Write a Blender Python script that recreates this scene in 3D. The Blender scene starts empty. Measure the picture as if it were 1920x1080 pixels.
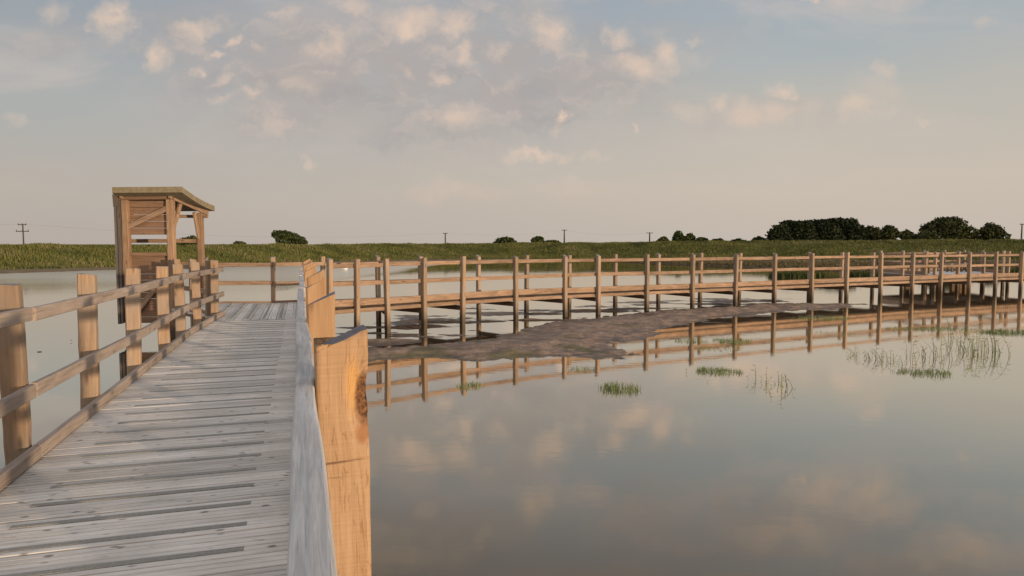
import bpy, math, random
import numpy as np
from mathutils import Vector, Matrix
R = math.radians
random.seed(7); rng = np.random.default_rng(7)
S = bpy.context.scene
COL = S.collection

# ------------------------------------------------------------------ camera
CAMZ = 2.3; FPX = 1280.0; PITCH = math.atan(82/1280)
cam_d = bpy.data.cameras.new("camera"); cam = bpy.data.objects.new("camera", cam_d); COL.objects.link(cam)
cam.location = (0, 0, CAMZ); cam.rotation_euler = (math.pi/2 - PITCH, 0, 0)
cam_d.lens = 24; cam_d.sensor_width = 36; cam_d.clip_start = 0.05; cam_d.clip_end = 20000
S.camera = cam
def ray(px, py):
    a = (px-960)/FPX; b = (540-py)/FPX; c, s = math.cos(PITCH), math.sin(PITCH)
    return Vector((a, c+b*s, -s+b*c))
def at(px, py, z=0.0):
    d = ray(px, py); k = (z-CAMZ)/d.z
    return Vector((d.x*k, d.y*k, z))

# ------------------------------------------------------------------ exposure, sun, world
S.view_settings.view_transform = 'Standard'; S.view_settings.look = 'None'
S.view_settings.exposure = 0; S.view_settings.gamma = 1
SUN_EL = 3.0; SUN_TH = 50.0       # light travels SUN_TH degrees left of +Y
th = R(SUN_TH); el = R(SUN_EL)
travel = Vector((-math.sin(th)*math.cos(el), math.cos(th)*math.cos(el), -math.sin(el)))
sd = bpy.data.lights.new("sun", 'SUN'); sun = bpy.data.objects.new("sun", sd); COL.objects.link(sun)
sd.energy = 4.0; sd.angle = R(1.2); sd.color = (1.0, 0.75, 0.50)
sun.rotation_euler = travel.to_track_quat('-Z', 'Y').to_euler()
sun.location = (20, -20, 20)

W = bpy.data.worlds.new("World"); S.world = W; W.use_nodes = True
nt = W.node_tree; nt.nodes.clear()
class NT:
    def __init__(s, nt): s.nt = nt; s.N = nt.nodes; s.L = nt.links
    def n(s, t, **k):
        o = s.N.new(t)
        for a, b in k.items(): setattr(o, a, b)
        return o
    def set(s, sock, v):
        if v is None: return
        if isinstance(v, bpy.types.NodeSocket): s.L.new(v, sock)
        else:
            if sock.type == 'RGBA' and len(v) == 3: v = (*v, 1)
            sock.default_value = v
    def m(s, op, a, b=None, c=None, clamp=False):
        o = s.n('ShaderNodeMath', operation=op); o.use_clamp = clamp
        for i, v in enumerate((a, b, c)): s.set(o.inputs[i], v)
        return o.outputs[0]
    def v(s, op, a, b=None):
        o = s.n('ShaderNodeVectorMath', operation=op); s.set(o.inputs[0], a)
        if b is not None: s.set(o.inputs[1], b)
        return o.outputs['Value'] if op in ('LENGTH', 'DOT_PRODUCT') else o.outputs[0]
    def mix(s, f, a, b, mode='MIX'):
        o = s.n('ShaderNodeMix', data_type='RGBA', blend_type=mode)
        s.set(o.inputs[0], f); s.set(o.inputs[6], a); s.set(o.inputs[7], b)
        return o.outputs[2]
    def rng(s, v, a, b, c=0.0, d=1.0, smooth=False):
        o = s.n('ShaderNodeMapRange'); o.clamp = True
        if smooth: o.interpolation_type = 'SMOOTHSTEP'
        s.set(o.inputs[0], v)
        for i, x in enumerate((a, b, c, d)): s.set(o.inputs[i+1], x)
        return o.outputs[0]
    def noise(s, vec, scale, detail=4, rough=0.5, dist=0.0, col=False):
        o = s.n('ShaderNodeTexNoise'); s.set(o.inputs['Vector'], vec)
        o.inputs['Scale'].default_value = scale; o.inputs['Detail'].default_value = detail
        o.inputs['Roughness'].default_value = rough; o.inputs['Distortion'].default_value = dist
        return o.outputs['Color' if col else 'Fac']
    def ramp(s, v, stops):
        o = s.n('ShaderNodeValToRGB'); s.set(o.inputs[0], v); e = o.color_ramp.elements
        while len(e) < len(stops): e.new(0.5)
        for x, (p, c) in zip(e, stops): x.position = p; x.color = (*c, 1)
        return o.outputs[0]
def lin(r, g, b):
    return tuple((x/255/12.92 if x/255 <= .04045 else ((x/255+.055)/1.055)**2.4) for x in (r, g, b))

w = NT(nt)
BG = 0.1
gen = w.n('ShaderNodeTexCoord').outputs['Generated']
sep = w.n('ShaderNodeSeparateXYZ'); w.L.new(gen, sep.inputs[0])
sky = w.n('ShaderNodeTexSky', sky_type='NISHITA'); sky.sun_disc = False
sky.sun_elevation = el; sky.sun_rotation = math.atan2(-travel.x, -travel.y)
sky.air_density = 1.2; sky.dust_density = 3.0; sky.ozone_density = 1.0
ysafe = w.m('MAXIMUM', sep.outputs[1], 0.02)
front = w.rng(sep.outputs[1], 0.02, 0.35, smooth=True)
tx = w.m('DIVIDE', sep.outputs[0], ysafe); tz = w.m('DIVIDE', sep.outputs[2], ysafe)
cmb = w.n('ShaderNodeCombineXYZ'); w.L.new(tx, cmb.inputs[0]); w.L.new(tz, cmb.inputs[1])
P = cmb.outputs[0]
dn = w.v('SUBTRACT', w.noise(P, 7, 6, .6, col=True), (0.5, 0.5, 0.5))
dn2 = w.v('SUBTRACT', w.noise(P, 30, 6, .7, col=True), (0.5, 0.5, 0.5))
Pd = w.v('ADD', P, w.v('ADD', w.v('MULTIPLY', dn, (0.16, 0.09, 0)), w.v('MULTIPLY', dn2, (0.045, 0.035, 0))))
def pc(px, py):
    d = ray(px, py); return (d.x/d.y, d.z/d.y)
# veil of high thin cloud, warm and bright low down, greyer and bluer above; unseen zenith and rear brightened as fill light
K = 1.18/BG
def kc(*c): return tuple(x*K for x in lin(*c))
elv = w.rng(sep.outputs[2], 0.0, 1.0)
wob = w.m('ADD', elv, w.m('MULTIPLY', w.m('SUBTRACT', w.noise(w.v('MULTIPLY', P, (1.2, 4.0, 1)), 2.2, 5, .55), 0.5), 0.10))
left = w.ramp(wob, [(0.0, kc(178, 168, 160)), (0.07, kc(178, 170, 162)), (0.17, kc(166, 168, 168)), (0.27, kc(150, 157, 164)), (0.42, kc(138, 149, 164)), (0.56, kc(150, 160, 176)), (0.9, kc(206, 214, 226))])
right = w.ramp(wob, [(0.0, kc(192, 181, 169)), (0.08, kc(196, 185, 172)), (0.18, kc(184, 180, 172)), (0.28, kc(161, 171, 177)), (0.42, kc(146, 158, 174)), (0.56, kc(158, 168, 182)), (0.9, kc(208, 216, 226))])
side = w.rng(sep.outputs[0], -0.55, 0.35)
veil = w.mix(side, left, right)
veil = w.mix(w.m('MULTIPLY', w.rng(sep.outputs[1], 0.1, -0.6, smooth=True), .75), veil, kc(222, 212, 206))
base = w.mix(0.88, sky.outputs[0], veil)
# streaky wisps
wn = w.noise(w.v('ADD', w.v('MULTIPLY', P, (1.0, 3.2, 1)), (3.1, 0, 0)), 3.0, 7, .6, 0.6)
wf = w.m('MULTIPLY', w.rng(wn, 0.46, 0.72, smooth=True), w.rng(sep.outputs[2], 0.02, 0.2))
base = w.mix(w.m('MULTIPLY', wf, 0.5), base, kc(190, 178, 170))
def blob(px, py, rx, ry, soft, Pv):
    cx, cz = pc(px, py)
    q = w.v('MULTIPLY', w.v('SUBTRACT', Pv, (cx, cz, 0)), (1280/rx, 1280/ry, 0))
    return w.rng(w.v('LENGTH', q), 1.0, 1.0-soft, smooth=True)
def layer(bl, soft, Pv):
    acc = None
    for (px, py, rx, ry, s) in bl:
        b = w.m('MULTIPLY', blob(px, py, rx, ry, soft, Pv), s)
        acc = b if acc is None else w.m('MAXIMUM', acc, b)
    return w.m('MULTIPLY', acc, front)
grey = [(640, 130, 520, 200, .95), (980, 150, 440, 170, .95), (520, 225, 220, 80, .8), (820, 235, 300, 90, .85), (420, 70, 300, 120, .7), (900, 40, 330, 80, .6), (850, 190, 170, 60, .7),
        (510, 200, 150, 60, .5), (1250, 60, 250, 60, .35), (120, 70, 220, 60, .4), (1430, 215, 260, 55, .35),
        (700, -120, 500, 120, .8), (1400, -100, 500, 130, .7), (1100, -260, 600, 110, .8), (1750, -200, 300, 90, .6), (100, -100, 300, 100, .6)]
gl = w.m('MULTIPLY', layer(grey, 0.9, Pd), w.rng(w.noise(P, 9, 6, .6), 0.22, 0.5))
base = w.mix(gl, base, kc(164, 157, 154))
pf = w.m('MULTIPLY', w.rng(w.noise(w.v('MULTIPLY', Pd, (1, 1.7, 1)), 12, 7, .62), .48, .68, smooth=True), w.m('MULTIPLY', w.rng(gl, .15, .7), .45))
base = w.mix(pf, base, kc(205, 184, 168))
df = w.m('MULTIPLY', w.rng(w.noise(w.v('ADD', w.v('MULTIPLY', Pd, (1, 2.2, 1)), (9, 4, 0)), 7, 6, .6), .52, .70, smooth=True), w.m('MULTIPLY', w.rng(gl, .1, .6), .5))
base = w.mix(df, base, kc(150, 148, 148))
warm = [(218, 38, 32, 42, 1.0), (283, 98, 40, 30, .95), (362, 44, 50, 16, .7), (95, 18, 42, 26, .55), (450, 67, 20, 12, .9), (414, 92, 24, 9, .9),
        (372, 130, 16, 12, .8), (434, 153, 26, 10, .7), (484, 184, 26, 11, .75), (440, 190, 24, 9, .45), (583, 168, 44, 20, .5), (612, 85, 36, 28, .95),
        (500, 82, 20, 12, .5), (775, 38, 54, 34, 1.0), (840, 54, 36, 30, .95), (863, 104, 24, 22, .8), (817, 150, 26, 20, .9), (750, 135, 18, 14, .45),
        (660, 12, 50, 16, .6), (530, 14, 34, 10, .5), (868, 222, 52, 28, .8), (1024, 52, 50, 40, 1.0), (940, 98, 24, 18, .5), (1160, 66, 28, 26, .75),
        (1190, 122, 72, 32, .95), (1250, 102, 38, 36, .9), (1060, 219, 16, 13, 1.0), (1052, 245, 20, 22, .4), (1176, 256, 11, 12, .8),
        (1005, 296, 62, 13, .85), (1120, 300, 42, 12, .4), (566, 305, 20, 16, .5), (850, 358, 90, 22, .28), (20, 222, 24, 18, .35),
        (1455, 173, 26, 18, .75), (1370, 195, 34, 20, .6), (1425, 222, 64, 34, .65), (1620, 208, 48, 26, .7), (1640, 175, 60, 50, .3), (1500, 210, 60, 30, .35),
        (1655, 135, 30, 24, .5), (1720, 228, 22, 10, .4), (1300, 65, 18, 12, .5), (1522, 6, 18, 14, .8), (1835, 36, 36, 14, .35), (1290, 205, 60, 22, .4), (1060, 345, 110, 18, .2),
        (1600, -30, 110, 60, .9), (1690, -70, 90, 40, .6), (1010, -52, 50, 62, .95), (1110, -30, 60, 30, .5), (780, -20, 60, 24, .3), (1500, -120, 150, 50, .6), (1300, 100, 40, 22, .4),
        (300, -80, 140, 50, .7), (700, -180, 180, 50, .6), (1850, -140, 120, 50, .7)]
puff = w.rng(w.noise(P, 34, 5, .62), 0.22, 0.55)
puff2 = w.rng(w.noise(w.v('ADD', P, (5, 2, 0)), 13, 5, .6), 0.2, 0.52)
wl = w.m('MULTIPLY', w.m('MULTIPLY', layer([(a, b_, rx*1.25, ry*1.25, s_) for a, b_, rx, ry, s_ in warm], 0.95, Pd), w.m('ADD', w.m('MULTIPLY', puff, .45), .55)), puff2)
base = w.mix(w.m('MULTIPLY', wl, 0.85), base, kc(212, 188, 169))
# sunset glow around the sun (behind the viewer)
sd_dir = -travel
gd = w.v('DOT_PRODUCT', gen, tuple(sd_dir))
base = w.mix(w.m('MULTIPLY', w.m('POWER', w.m('MAXIMUM', gd, 0.0), 3.0), 0.65), base, (9.0, 5.6, 3.2))
bg = w.n('ShaderNodeBackground'); w.L.new(base, bg.inputs[0]); bg.inputs[1].default_value = BG
wo = w.n('ShaderNodeOutputWorld'); w.L.new(bg.outputs[0], wo.inputs[0])
S.cycles.use_adaptive_sampling = True

# ------------------------------------------------------------------ helpers
WLOC = {}
def tag(o, label=None, cat=None, group=None, kind=None):
    if label: o['label'] = label
    if cat: o['category'] = cat
    if group: o['group'] = group
    if kind: o['kind'] = kind
    return o
def place(o, loc, rot=(0, 0, 0), parent=None):
    COL.objects.link(o); loc = Vector(loc); WLOC[o.name] = loc
    if parent is not None:
        o.parent = parent; o.location = loc - WLOC[parent.name]
    else: o.location = loc
    o.rotation_euler = rot
    return o
def thing(name, loc, label, cat, group=None):
    o = bpy.data.objects.new(name, None); o.empty_display_size = .3
    place(o, loc); return tag(o, label, cat, group)
def mesh(name, verts, faces, mats, smooth=False, fmat=None):
    me = bpy.data.meshes.new(name); me.from_pydata([tuple(v) for v in verts], [], faces)
    for m_ in (mats if isinstance(mats, (list, tuple)) else [mats]): me.materials.append(m_)
    if fmat: me.polygons.foreach_set('material_index', fmat)
    if smooth: me.polygons.foreach_set('use_smooth', [True]*len(me.polygons))
    me.update(); return me
def npmesh(name, V, F, mats, smooth=False, attr=None, fmat=None):
    me = bpy.data.meshes.new(name); V = np.asarray(V, np.float32); F = np.asarray(F, np.int32)
    k = F.shape[1]
    me.vertices.add(len(V)); me.vertices.foreach_set('co', V.ravel())
    me.loops.add(F.size); me.loops.foreach_set('vertex_index', F.ravel())
    me.polygons.add(len(F)); me.polygons.foreach_set('loop_start', np.arange(0, F.size, k, dtype=np.int32))
    me.polygons.foreach_set('loop_total', np.full(len(F), k, np.int32))
    for m_ in (mats if isinstance(mats, (list, tuple)) else [mats]): me.materials.append(m_)
    if fmat is not None: me.polygons.foreach_set('material_index', np.asarray(fmat, np.int32))
    if smooth: me.polygons.foreach_set('use_smooth', np.ones(len(F), bool))
    if attr is not None:
        a = me.attributes.new('tint', 'FLOAT', 'POINT'); a.data.foreach_set('value', np.asarray(attr, np.float32))
    me.update(calc_edges=True); return me
class MB:
    def __init__(s): s.v = []; s.f = []; s.m = []
    def add(s, vs, fs, mi=0):
        k = len(s.v); s.v += [Vector(q) for q in vs]; s.f += [tuple(i+k for i in f) for f in fs]; s.m += [mi]*len(fs)
    def box(s, x0, x1, y0, y1, z0, z1, mi=0):
        s.add([(x0, y0, z0), (x1, y0, z0), (x1, y1, z0), (x0, y1, z0), (x0, y0, z1), (x1, y0, z1), (x1, y1, z1), (x0, y1, z1)],
              [(3, 2, 1, 0), (4, 5, 6, 7), (0, 1, 5, 4), (1, 2, 6, 5), (2, 3, 7, 6), (3, 0, 4, 7)], mi)
    def bar(s, a, b, w_, h_, up=(0, 0, 1), mi=0, ch=0.12):
        a = Vector(a); b = Vector(b); d = (b-a).normalized(); up = Vector(up)
        sx = d.cross(up).normalized(); uz = sx.cross(d).normalized(); c = min(w_, h_)*ch
        sec = sect(w_, h_, c)
        vs = [a+sx*x+uz*y for x, y in sec]+[b+sx*x+uz*y for x, y in sec]; n = len(sec)
        fs = [(i, (i+1) % n, (i+1) % n+n, i+n) for i in range(n)]+[tuple(range(n-1, -1, -1)), tuple(range(n, 2*n))]
        s.add(vs, fs, mi)
    def build(s, name, mats, parent=None, loc=(0, 0, 0), smooth=False):
        loc = Vector(loc); me = mesh(name, [v-loc for v in s.v], s.f, mats, smooth, s.m)
        o = bpy.data.objects.new(name, me); return place(o, loc, (0, 0, 0), parent)
def sect(w_, h_, c):
    a, b = w_/2, h_/2
    return [(-a+c, -b), (a-c, -b), (a, -b+c), (a, b-c), (a-c, b), (-a+c, b), (-a, b-c), (-a, -b+c)]

# value noise for geometry
_perm = rng.random((64, 64))
def vnoise(x, y):
    x = np.asarray(x, float); y = np.asarray(y, float)
    xi = np.floor(x).astype(int); yi = np.floor(y).astype(int); fx = x-xi; fy = y-yi
    fx = fx*fx*(3-2*fx); fy = fy*fy*(3-2*fy)
    g = lambda a, b: _perm[a % 64, b % 64]
    return (g(xi, yi)*(1-fx)+g(xi+1, yi)*fx)*(1-fy)+(g(xi, yi+1)*(1-fx)+g(xi+1, yi+1)*fx)*fy
def fbm(x, y, o=4, r=.5):
    s = 0; a = 1; t = 0
    for i in range(o): s = s+a*vnoise(x*2**i+17*i, y*2**i+9*i); t += a; a *= r
    return s/t

# ------------------------------------------------------------------ materials
def newmat(name):
    m_ = bpy.data.materials.new(name); m_.use_nodes = True; m_.node_tree.nodes.clear()
    n = NT(m_.node_tree); b = n.n('ShaderNodeBsdfPrincipled'); o = n.n('ShaderNodeOutputMaterial')
    n.L.new(b.outputs[0], o.inputs[0]); return m_, n, b
def wood(name, light, dark, axis='X', grain=1.0, rough=.75, stain=(.12, .09, .07), stain_amt=.35, bump=.35, tone=.28, wet=False, cracks=.6, coord='Object', green=0.0, grey=None, grey_amt=0.0):
    m_, n, b = newmat(name)
    tc = n.n('ShaderNodeTexCoord').outputs[coord]; oi = n.n('ShaderNodeObjectInfo').outputs['Random']
    off = n.n('ShaderNodeCombineXYZ')
    for i, k in enumerate((37.0, 91.0, 53.0)): n.L.new(n.m('MULTIPLY', oi, k), off.inputs[i])
    p = n.v('ADD', tc, off.outputs[0])
    st = {'X': (1.2, 28, 28), 'Z': (28, 28, 1.2)}[axis]
    st2 = {'X': (.9, 6, 6), 'Z': (6, 6, .9)}[axis]
    g1 = n.noise(n.v('MULTIPLY', p, tuple(k*grain for k in st)), 1.6, 6, .62, 0.6)
    g2 = n.noise(n.v('MULTIPLY', p, st2), 1.3, 4, .55, 1.2)
    fine = n.noise(n.v('MULTIPLY', p, tuple(k*grain*3.2 for k in st)), 2.0, 3, .6)
    f = n.m('ADD', n.m('MULTIPLY', g1, .5), n.m('ADD', n.m('MULTIPLY', g2, .38), n.m('MULTIPLY', fine, .12)))
    c = n.mix(n.rng(f, .34, .64), dark, light)
    blot = n.noise(p, 2.6, 5, .6)
    c = n.mix(n.m('MULTIPLY', n.rng(blot, .5, .78), stain_amt), c, stain)
    if grey is not None:
        gb = n.noise(n.v('ADD', p, (4, 7, 2)), 1.7, 5, .6)
        c = n.mix(n.m('MULTIPLY', n.rng(gb, .38, .62), grey_amt), c, grey)
    kn = n.n('ShaderNodeTexVoronoi'); n.L.new(n.v('MULTIPLY', p, {'X': (2.2, 7, 7), 'Z': (7, 7, 2.2)}[axis]), kn.inputs['Vector']); kn.inputs['Scale'].default_value = 1
    kf = n.rng(kn.outputs['Distance'], .17, .05)
    c = n.mix(n.m('MULTIPLY', kf, .65), c, tuple(k*.42 for k in dark))
    cr = n.noise(n.v('MULTIPLY', p, tuple(k*grain*1.4 for k in ({'X': (.55, 22, 22), 'Z': (22, 22, .55)}[axis]))), 2.1, 2, .5)
    cf = n.m('MULTIPLY', n.rng(cr, .66, .72), cracks)
    c = n.mix(cf, c, tuple(k*.3 for k in dark))
    tn = n.m('ADD', n.m('MULTIPLY', oi, tone), 1-tone*.55)
    cc = n.n('ShaderNodeCombineXYZ')
    for i in range(3): n.L.new(tn, cc.inputs[i])
    c = n.mix(1.0, c, cc.outputs[0], 'MULTIPLY')
    if wet:   # posts: soaked, algae-stained band just above the waterline
        pos = n.n('ShaderNodeNewGeometry').outputs['Position']; sx = n.n('ShaderNodeSeparateXYZ'); n.L.new(pos, sx.inputs[0])
        zz = n.m('ADD', sx.outputs[2], n.m('MULTIPLY', n.m('SUBTRACT', n.noise(pos, 5, 3), .5), .3))
        c = n.mix(n.m('MULTIPLY', n.rng(zz, .62, .10, smooth=True), .85), c, (.045, .036, .024))
    n.L.new(c, b.inputs['Base Color']); b.inputs['Roughness'].default_value = rough
    b.inputs['Specular IOR Level'].default_value = .25
    bp = n.n('ShaderNodeBump'); bp.inputs['Strength'].default_value = bump; bp.inputs['Distance'].default_value = .006
    n.L.new(n.m('SUBTRACT', f, n.m('MULTIPLY', cf, .8)), bp.inputs['Height']); n.L.new(bp.outputs[0], b.inputs['Normal'])
    return m_
M_post = wood('post_wood', (.42, .29, .185), (.22, .145, .092), 'Z', .8, wet=True, stain=(.17, .13, .10), stain_amt=.5, grey=(.27, .235, .20), grey_amt=.55, tone=.34, cracks=.5)
M_postr = wood('oiled_post_wood', (.44, .285, .165), (.30, .18, .095), 'Z', .8, wet=True, stain=(.26, .13, .055), stain_amt=.35, cracks=.25, tone=.1)
M_posttop = wood('post_end_grain', (.27, .25, .26), (.12, .11, .12), 'X', 1.4, cracks=.8, stain_amt=.2)
M_rail = wood('rail_wood', (.41, .335, .28), (.22, .175, .14), 'X', 1.0, tone=.3, stain=(.16, .12, .09), stain_amt=.45)
M_railf = wood('pale_rail_wood', (.40, .275, .19), (.15, .095, .06), 'X', 1.0, tone=.3, stain=(.14, .10, .07), stain_amt=.5)
M_railg = wood('silvered_rail_wood', (.62, .61, .59), (.33, .32, .315), 'X', 2.6, tone=.08, stain=(.27, .26, .25), stain_amt=.55, bump=.5, cracks=.3)
M_beam = wood('beam_wood', (.26, .17, .11), (.12, .075, .045), 'X', .8, tone=.3)
M_clad = wood('cladding_wood', (.27, .17, .11), (.12, .07, .045), 'X', .9, stain=(.15, .10, .07), stain_amt=.6, tone=.2)
M_dark = wood('shaded_weathered_cladding', (.15, .135, .125), (.06, .052, .05), 'Z', .9, tone=.2)  # shade of the shelter's unlit left side is put into this colour
M_gap = wood('painted_gap_shade', (.045, .032, .024), (.02, .014, .01), 'X', .9)  # near-black colour standing in for shade between kerb and beam
M_hpost = wood('shelter_post_wood', (.39, .26, .165), (.18, .11, .068), 'Z', .8, wet=True, stain=(.13, .12, .11), stain_amt=.6, tone=.25)

def deck_mat():
    m_, n, b = newmat('deck_wood')
    uv = n.n('ShaderNodeTexCoord').outputs['UV']; tint = n.n('ShaderNodeAttribute'); tint.attribute_name = 'tint'
    off = n.n('ShaderNodeCombineXYZ'); n.L.new(n.m('MULTIPLY', tint.outputs['Fac'], 60.0), off.inputs[0]); n.L.new(n.m('MULTIPLY', tint.outputs['Fac'], 23.0), off.inputs[1])
    p = n.v('ADD', uv, off.outputs[0])
    g = n.noise(n.v('MULTIPLY', p, (1.6, 45, 1)), 1.5, 6, .65, .4)
    g2 = n.noise(n.v('MULTIPLY', p, (1.0, 8, 1)), 1.5, 4, .5, 1.0)
    f = n.m('ADD', n.m('MULTIPLY', g, .55), n.m('MULTIPLY', g2, .45))
    c = n.mix(n.rng(f, .36, .62), (.50, .47, .43), (.72, .685, .64))
    t2 = n.rng(tint.outputs['Fac'], 0, 1, .78, 1.12)
    cc = n.n('ShaderNodeCombineXYZ')
    for i in range(3): n.L.new(t2, cc.inputs[i])
    c = n.mix(1.0, c, cc.outputs[0], 'MULTIPLY')
    # worn specks, knots and droppings scattered on the boards
    v1 = n.n('ShaderNodeTexVoronoi'); n.L.new(n.v('MULTIPLY', p, (5, 11, 1)), v1.inputs['Vector']); v1.inputs['Scale'].default_value = 1.3
    sp = n.m('MULTIPLY', n.rng(v1.outputs['Distance'], .20, .10), n.rng(n.noise(p, 3.1, 2), .42, .5))
    c = n.mix(n.m('MULTIPLY', sp, .75), c, (.09, .075, .06))
    geo = n.n('ShaderNodeNewGeometry').outputs['Position']
    bl = n.noise(geo, 1.4, 5, .6)
    c = n.mix(n.m('MULTIPLY', n.rng(bl, .48, .7), .3), c, (.24, .20, .17))
    cr = n.noise(n.v('MULTIPLY', p, (.8, 34, 1)), 2.2, 2, .5)
    cf = n.rng(cr, .64, .7)
    c = n.mix(n.m('MULTIPLY', cf, .4), c, (.16, .14, .12))
    n.L.new(c, b.inputs['Base Color']); b.inputs['Roughness'].default_value = .9; b.inputs['Specular IOR Level'].default_value = .06
    bp = n.n('ShaderNodeBump'); bp.inputs['Strength'].default_value = .3; bp.inputs['Distance'].default_value = .004
    n.L.new(n.m('SUBTRACT', f, cf), bp.inputs['Height']); n.L.new(bp.outputs[0], b.inputs['Normal'])
    return m_
M_deck = deck_mat()
def simple(name, col, rough=.8, var=.3, scale=6, spec=.3, bump=0.0, col2=None):
    m_, n, b = newmat(name)
    geo = n.n('ShaderNodeNewGeometry').outputs['Position']
    f = n.noise(geo, scale, 6, .6)
    c2 = col2 or tuple(k*(1-var*1.5) for k in col)
    n.L.new(n.mix(n.rng(f, .35, .65), c2, col), b.inputs['Base Color'])
    b.inputs['Roughness'].default_value = rough; b.inputs['Specular IOR Level'].default_value = spec
    if bump:
        bp = n.n('ShaderNodeBump'); bp.inputs['Strength'].default_value = bump; bp.inputs['Distance'].default_value = .02
        n.L.new(f, bp.inputs['Height']); n.L.new(bp.outputs[0], b.inputs['Normal'])
    return m_
M_grip = simple('grip_strip_grit', (.33, .32, .29), .9, .2, 90, bump=.4)
M_metal = simple('galvanised_bolt', (.25, .24, .23), .5)
M_roof = simple('mossy_roof_felt', (.25, .21, .14), .9, .3, 9, bump=.3, col2=(.18, .15, .095))
M_bark = simple('bark', (.07, .055, .04), .9)
M_pole = simple('pole_timber', (.10, .085, .07), .9)
M_white = simple('white_plumage', (.75, .74, .72), .7, .05)
M_beak = simple('orange_beak', (.6, .25, .05), .6, .1)
M_stone = simple('wet_stone', (.05, .045, .04), .5, .3, 20)
def foliage(name, a, b_, rough=.7, patch=None):
    m_, n, b = newmat(name)
    t = n.n('ShaderNodeAttribute'); t.attribute_name = 'tint'
    geo = n.n('ShaderNodeNewGeometry').outputs['Position']
    f = n.m('ADD', n.m('MULTIPLY', t.outputs['Fac'], .55), n.m('MULTIPLY', n.noise(n.v('MULTIPLY', geo, (1, 1, 1)), .35, 4, .6), .45))
    c = n.mix(n.rng(f, .25, .75), a, b_)
    if patch:
        pn = n.noise(n.v('MULTIPLY', geo, (1, 2.2, 1)), .13, 5, .6)
        c = n.mix(n.m('MULTIPLY', n.rng(pn, .50, .62), .7), c, patch[0]); c = n.mix(n.m('MULTIPLY', n.rng(pn, .47, .38), .6), c, patch[1])
    n.L.new(c, b.inputs['Base Color']); b.inputs['Roughness'].default_value = rough; b.inputs['Specular IOR Level'].default_value = .15
    return m_
M_grass = foliage('bank_grass', (.105, .113, .032), (.148, .150, .045), patch=((.060, .072, .024), (.185, .165, .080)))
M_reed = foliage('marsh_reed', (.03, .045, .014), (.085, .10, .03))
M_sedge = foliage('brown_sedge', (.085, .070, .034), (.145, .120, .062))
M_leafd = foliage('dark_conifer_leaf', (.010, .017, .008), (.042, .052, .020))
M_leaf = foliage('broadleaf_leaf', (.020, .028, .010), (.080, .085, .030))
M_leafb = foliage('bush_leaf', (.025, .036, .012), (.075, .090, .030))
M_water_green = foliage('pond_weed_green', (.12, .16, .055), (.24, .29, .13))
M_stalk = foliage('reed_stalk', (.13, .155, .06), (.25, .27, .13))

# ------------------------------------------------------------------ terrain, water
def interp(x, T):
    xs, ys = zip(*T); return np.interp(x, xs, ys)
T_shore = [(-160, 34), (-60, 43), (-42, 50.5), (-33, 65), (-24, 83), (-12, 95), (0, 99), (13, 98), (19, 78), (26, 62), (40, 57), (60, 52), (160, 50)]
T_foot = [(-160, 38), (-60, 52), (-42, 60), (-33, 73), (-24, 89), (-12, 100), (0, 104), (13, 103), (26, 98), (60, 92), (160, 80)]
T_crest = [(-160, 2.08), (-40, 2.08), (-10, 2.32), (20, 2.55), (50, 2.78), (100, 3.0), (160, 3.0)]
def shore(x): return interp(x, T_shore)+(fbm(x*.12, x*0+3)-.5)*5+(fbm(x*.5, x*0+8)-.5)*1.6
def foot(x): return interp(x, T_foot)+(fbm(x*.1, x*0+5)-.5)*3
def sstep(t): t = np.clip(t, 0, 1); return t*t*(3-2*t)
def ground_z(x, y):
    s = shore(x); f = foot(x); c = interp(x, T_crest)
    z = -.4+.52*sstep((y-s+2.5)/4.0)+.22*sstep((y-s-2)/20)*(fbm(x*.25, y*.25)-.1)
    z = z+(c-.25)*sstep((y-f)/15.0)+(fbm(x*.35, y*.35+40)-.5)*.34*sstep((y-f)/5)*(1-sstep((y-f-60)/30)) 
    z = z-1.0*sstep((y-f-22)/60)
    return z
def grid(name, xs, ys, zf, mat, smooth=True):
    X, Y = np.meshgrid(xs, ys); Z = zf(X, Y); V = np.stack([X, Y, Z], -1).reshape(-1, 3)
    nx, ny = len(xs), len(ys); i = np.arange(nx-1)[None, :]+np.arange(ny-1)[:, None]*nx; i = i.ravel()
    F = np.stack([i, i+1, i+nx+1, i+nx], 1)
    me = npmesh(name, V, F, mat, smooth); o = bpy.data.objects.new(name, me); place(o, (0, 0, 0)); return o
def mat_ground():
    m_, n, b = newmat('grassy_soil')
    pos = n.n('ShaderNodeNewGeometry').outputs['Position']; sx = n.n('ShaderNodeSeparateXYZ'); n.L.new(pos, sx.inputs[0])
    f = n.noise(n.v('MULTIPLY', pos, (.5, .8, 1)), .6, 7, .6)
    grassc = n.mix(n.rng(f, .35, .65), (.070, .082, .018), (.125, .130, .032))
    f2 = n.noise(pos, 1.2, 6, .65)
    marsh = n.mix(n.rng(f2, .35, .65), (.17, .125, .08), (.20, .165, .09))
    zz = n.m('ADD', sx.outputs[2], n.m('MULTIPLY', n.m('SUBTRACT', f2, .5), .3))
    c = n.mix(n.rng(zz, .22, .42), marsh, grassc)
    c = n.mix(n.rng(zz, .12, .0), c, (.14, .095, .06))
    n.L.new(c, b.inputs['Base Color']); b.inputs['Roughness'].default_value = .9; b.inputs['Specular IOR Level'].default_value = .1
    return m_
M_ground = mat_ground()
xs = np.concatenate([[-6000, -2500, -1000, -500, -300], np.arange(-160, 160.1, 1.0), [300, 500, 1000, 2500, 6000]])
ys = np.concatenate([[-3000, -800, -200, -60, -20, 0, 15, 25], np.arange(30, 128, .8), np.arange(128, 220, 6), [260, 400, 800, 2000, 8000]])
o = grid('ground', xs, ys, ground_z, M_ground); tag(o, kind='structure')

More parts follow.
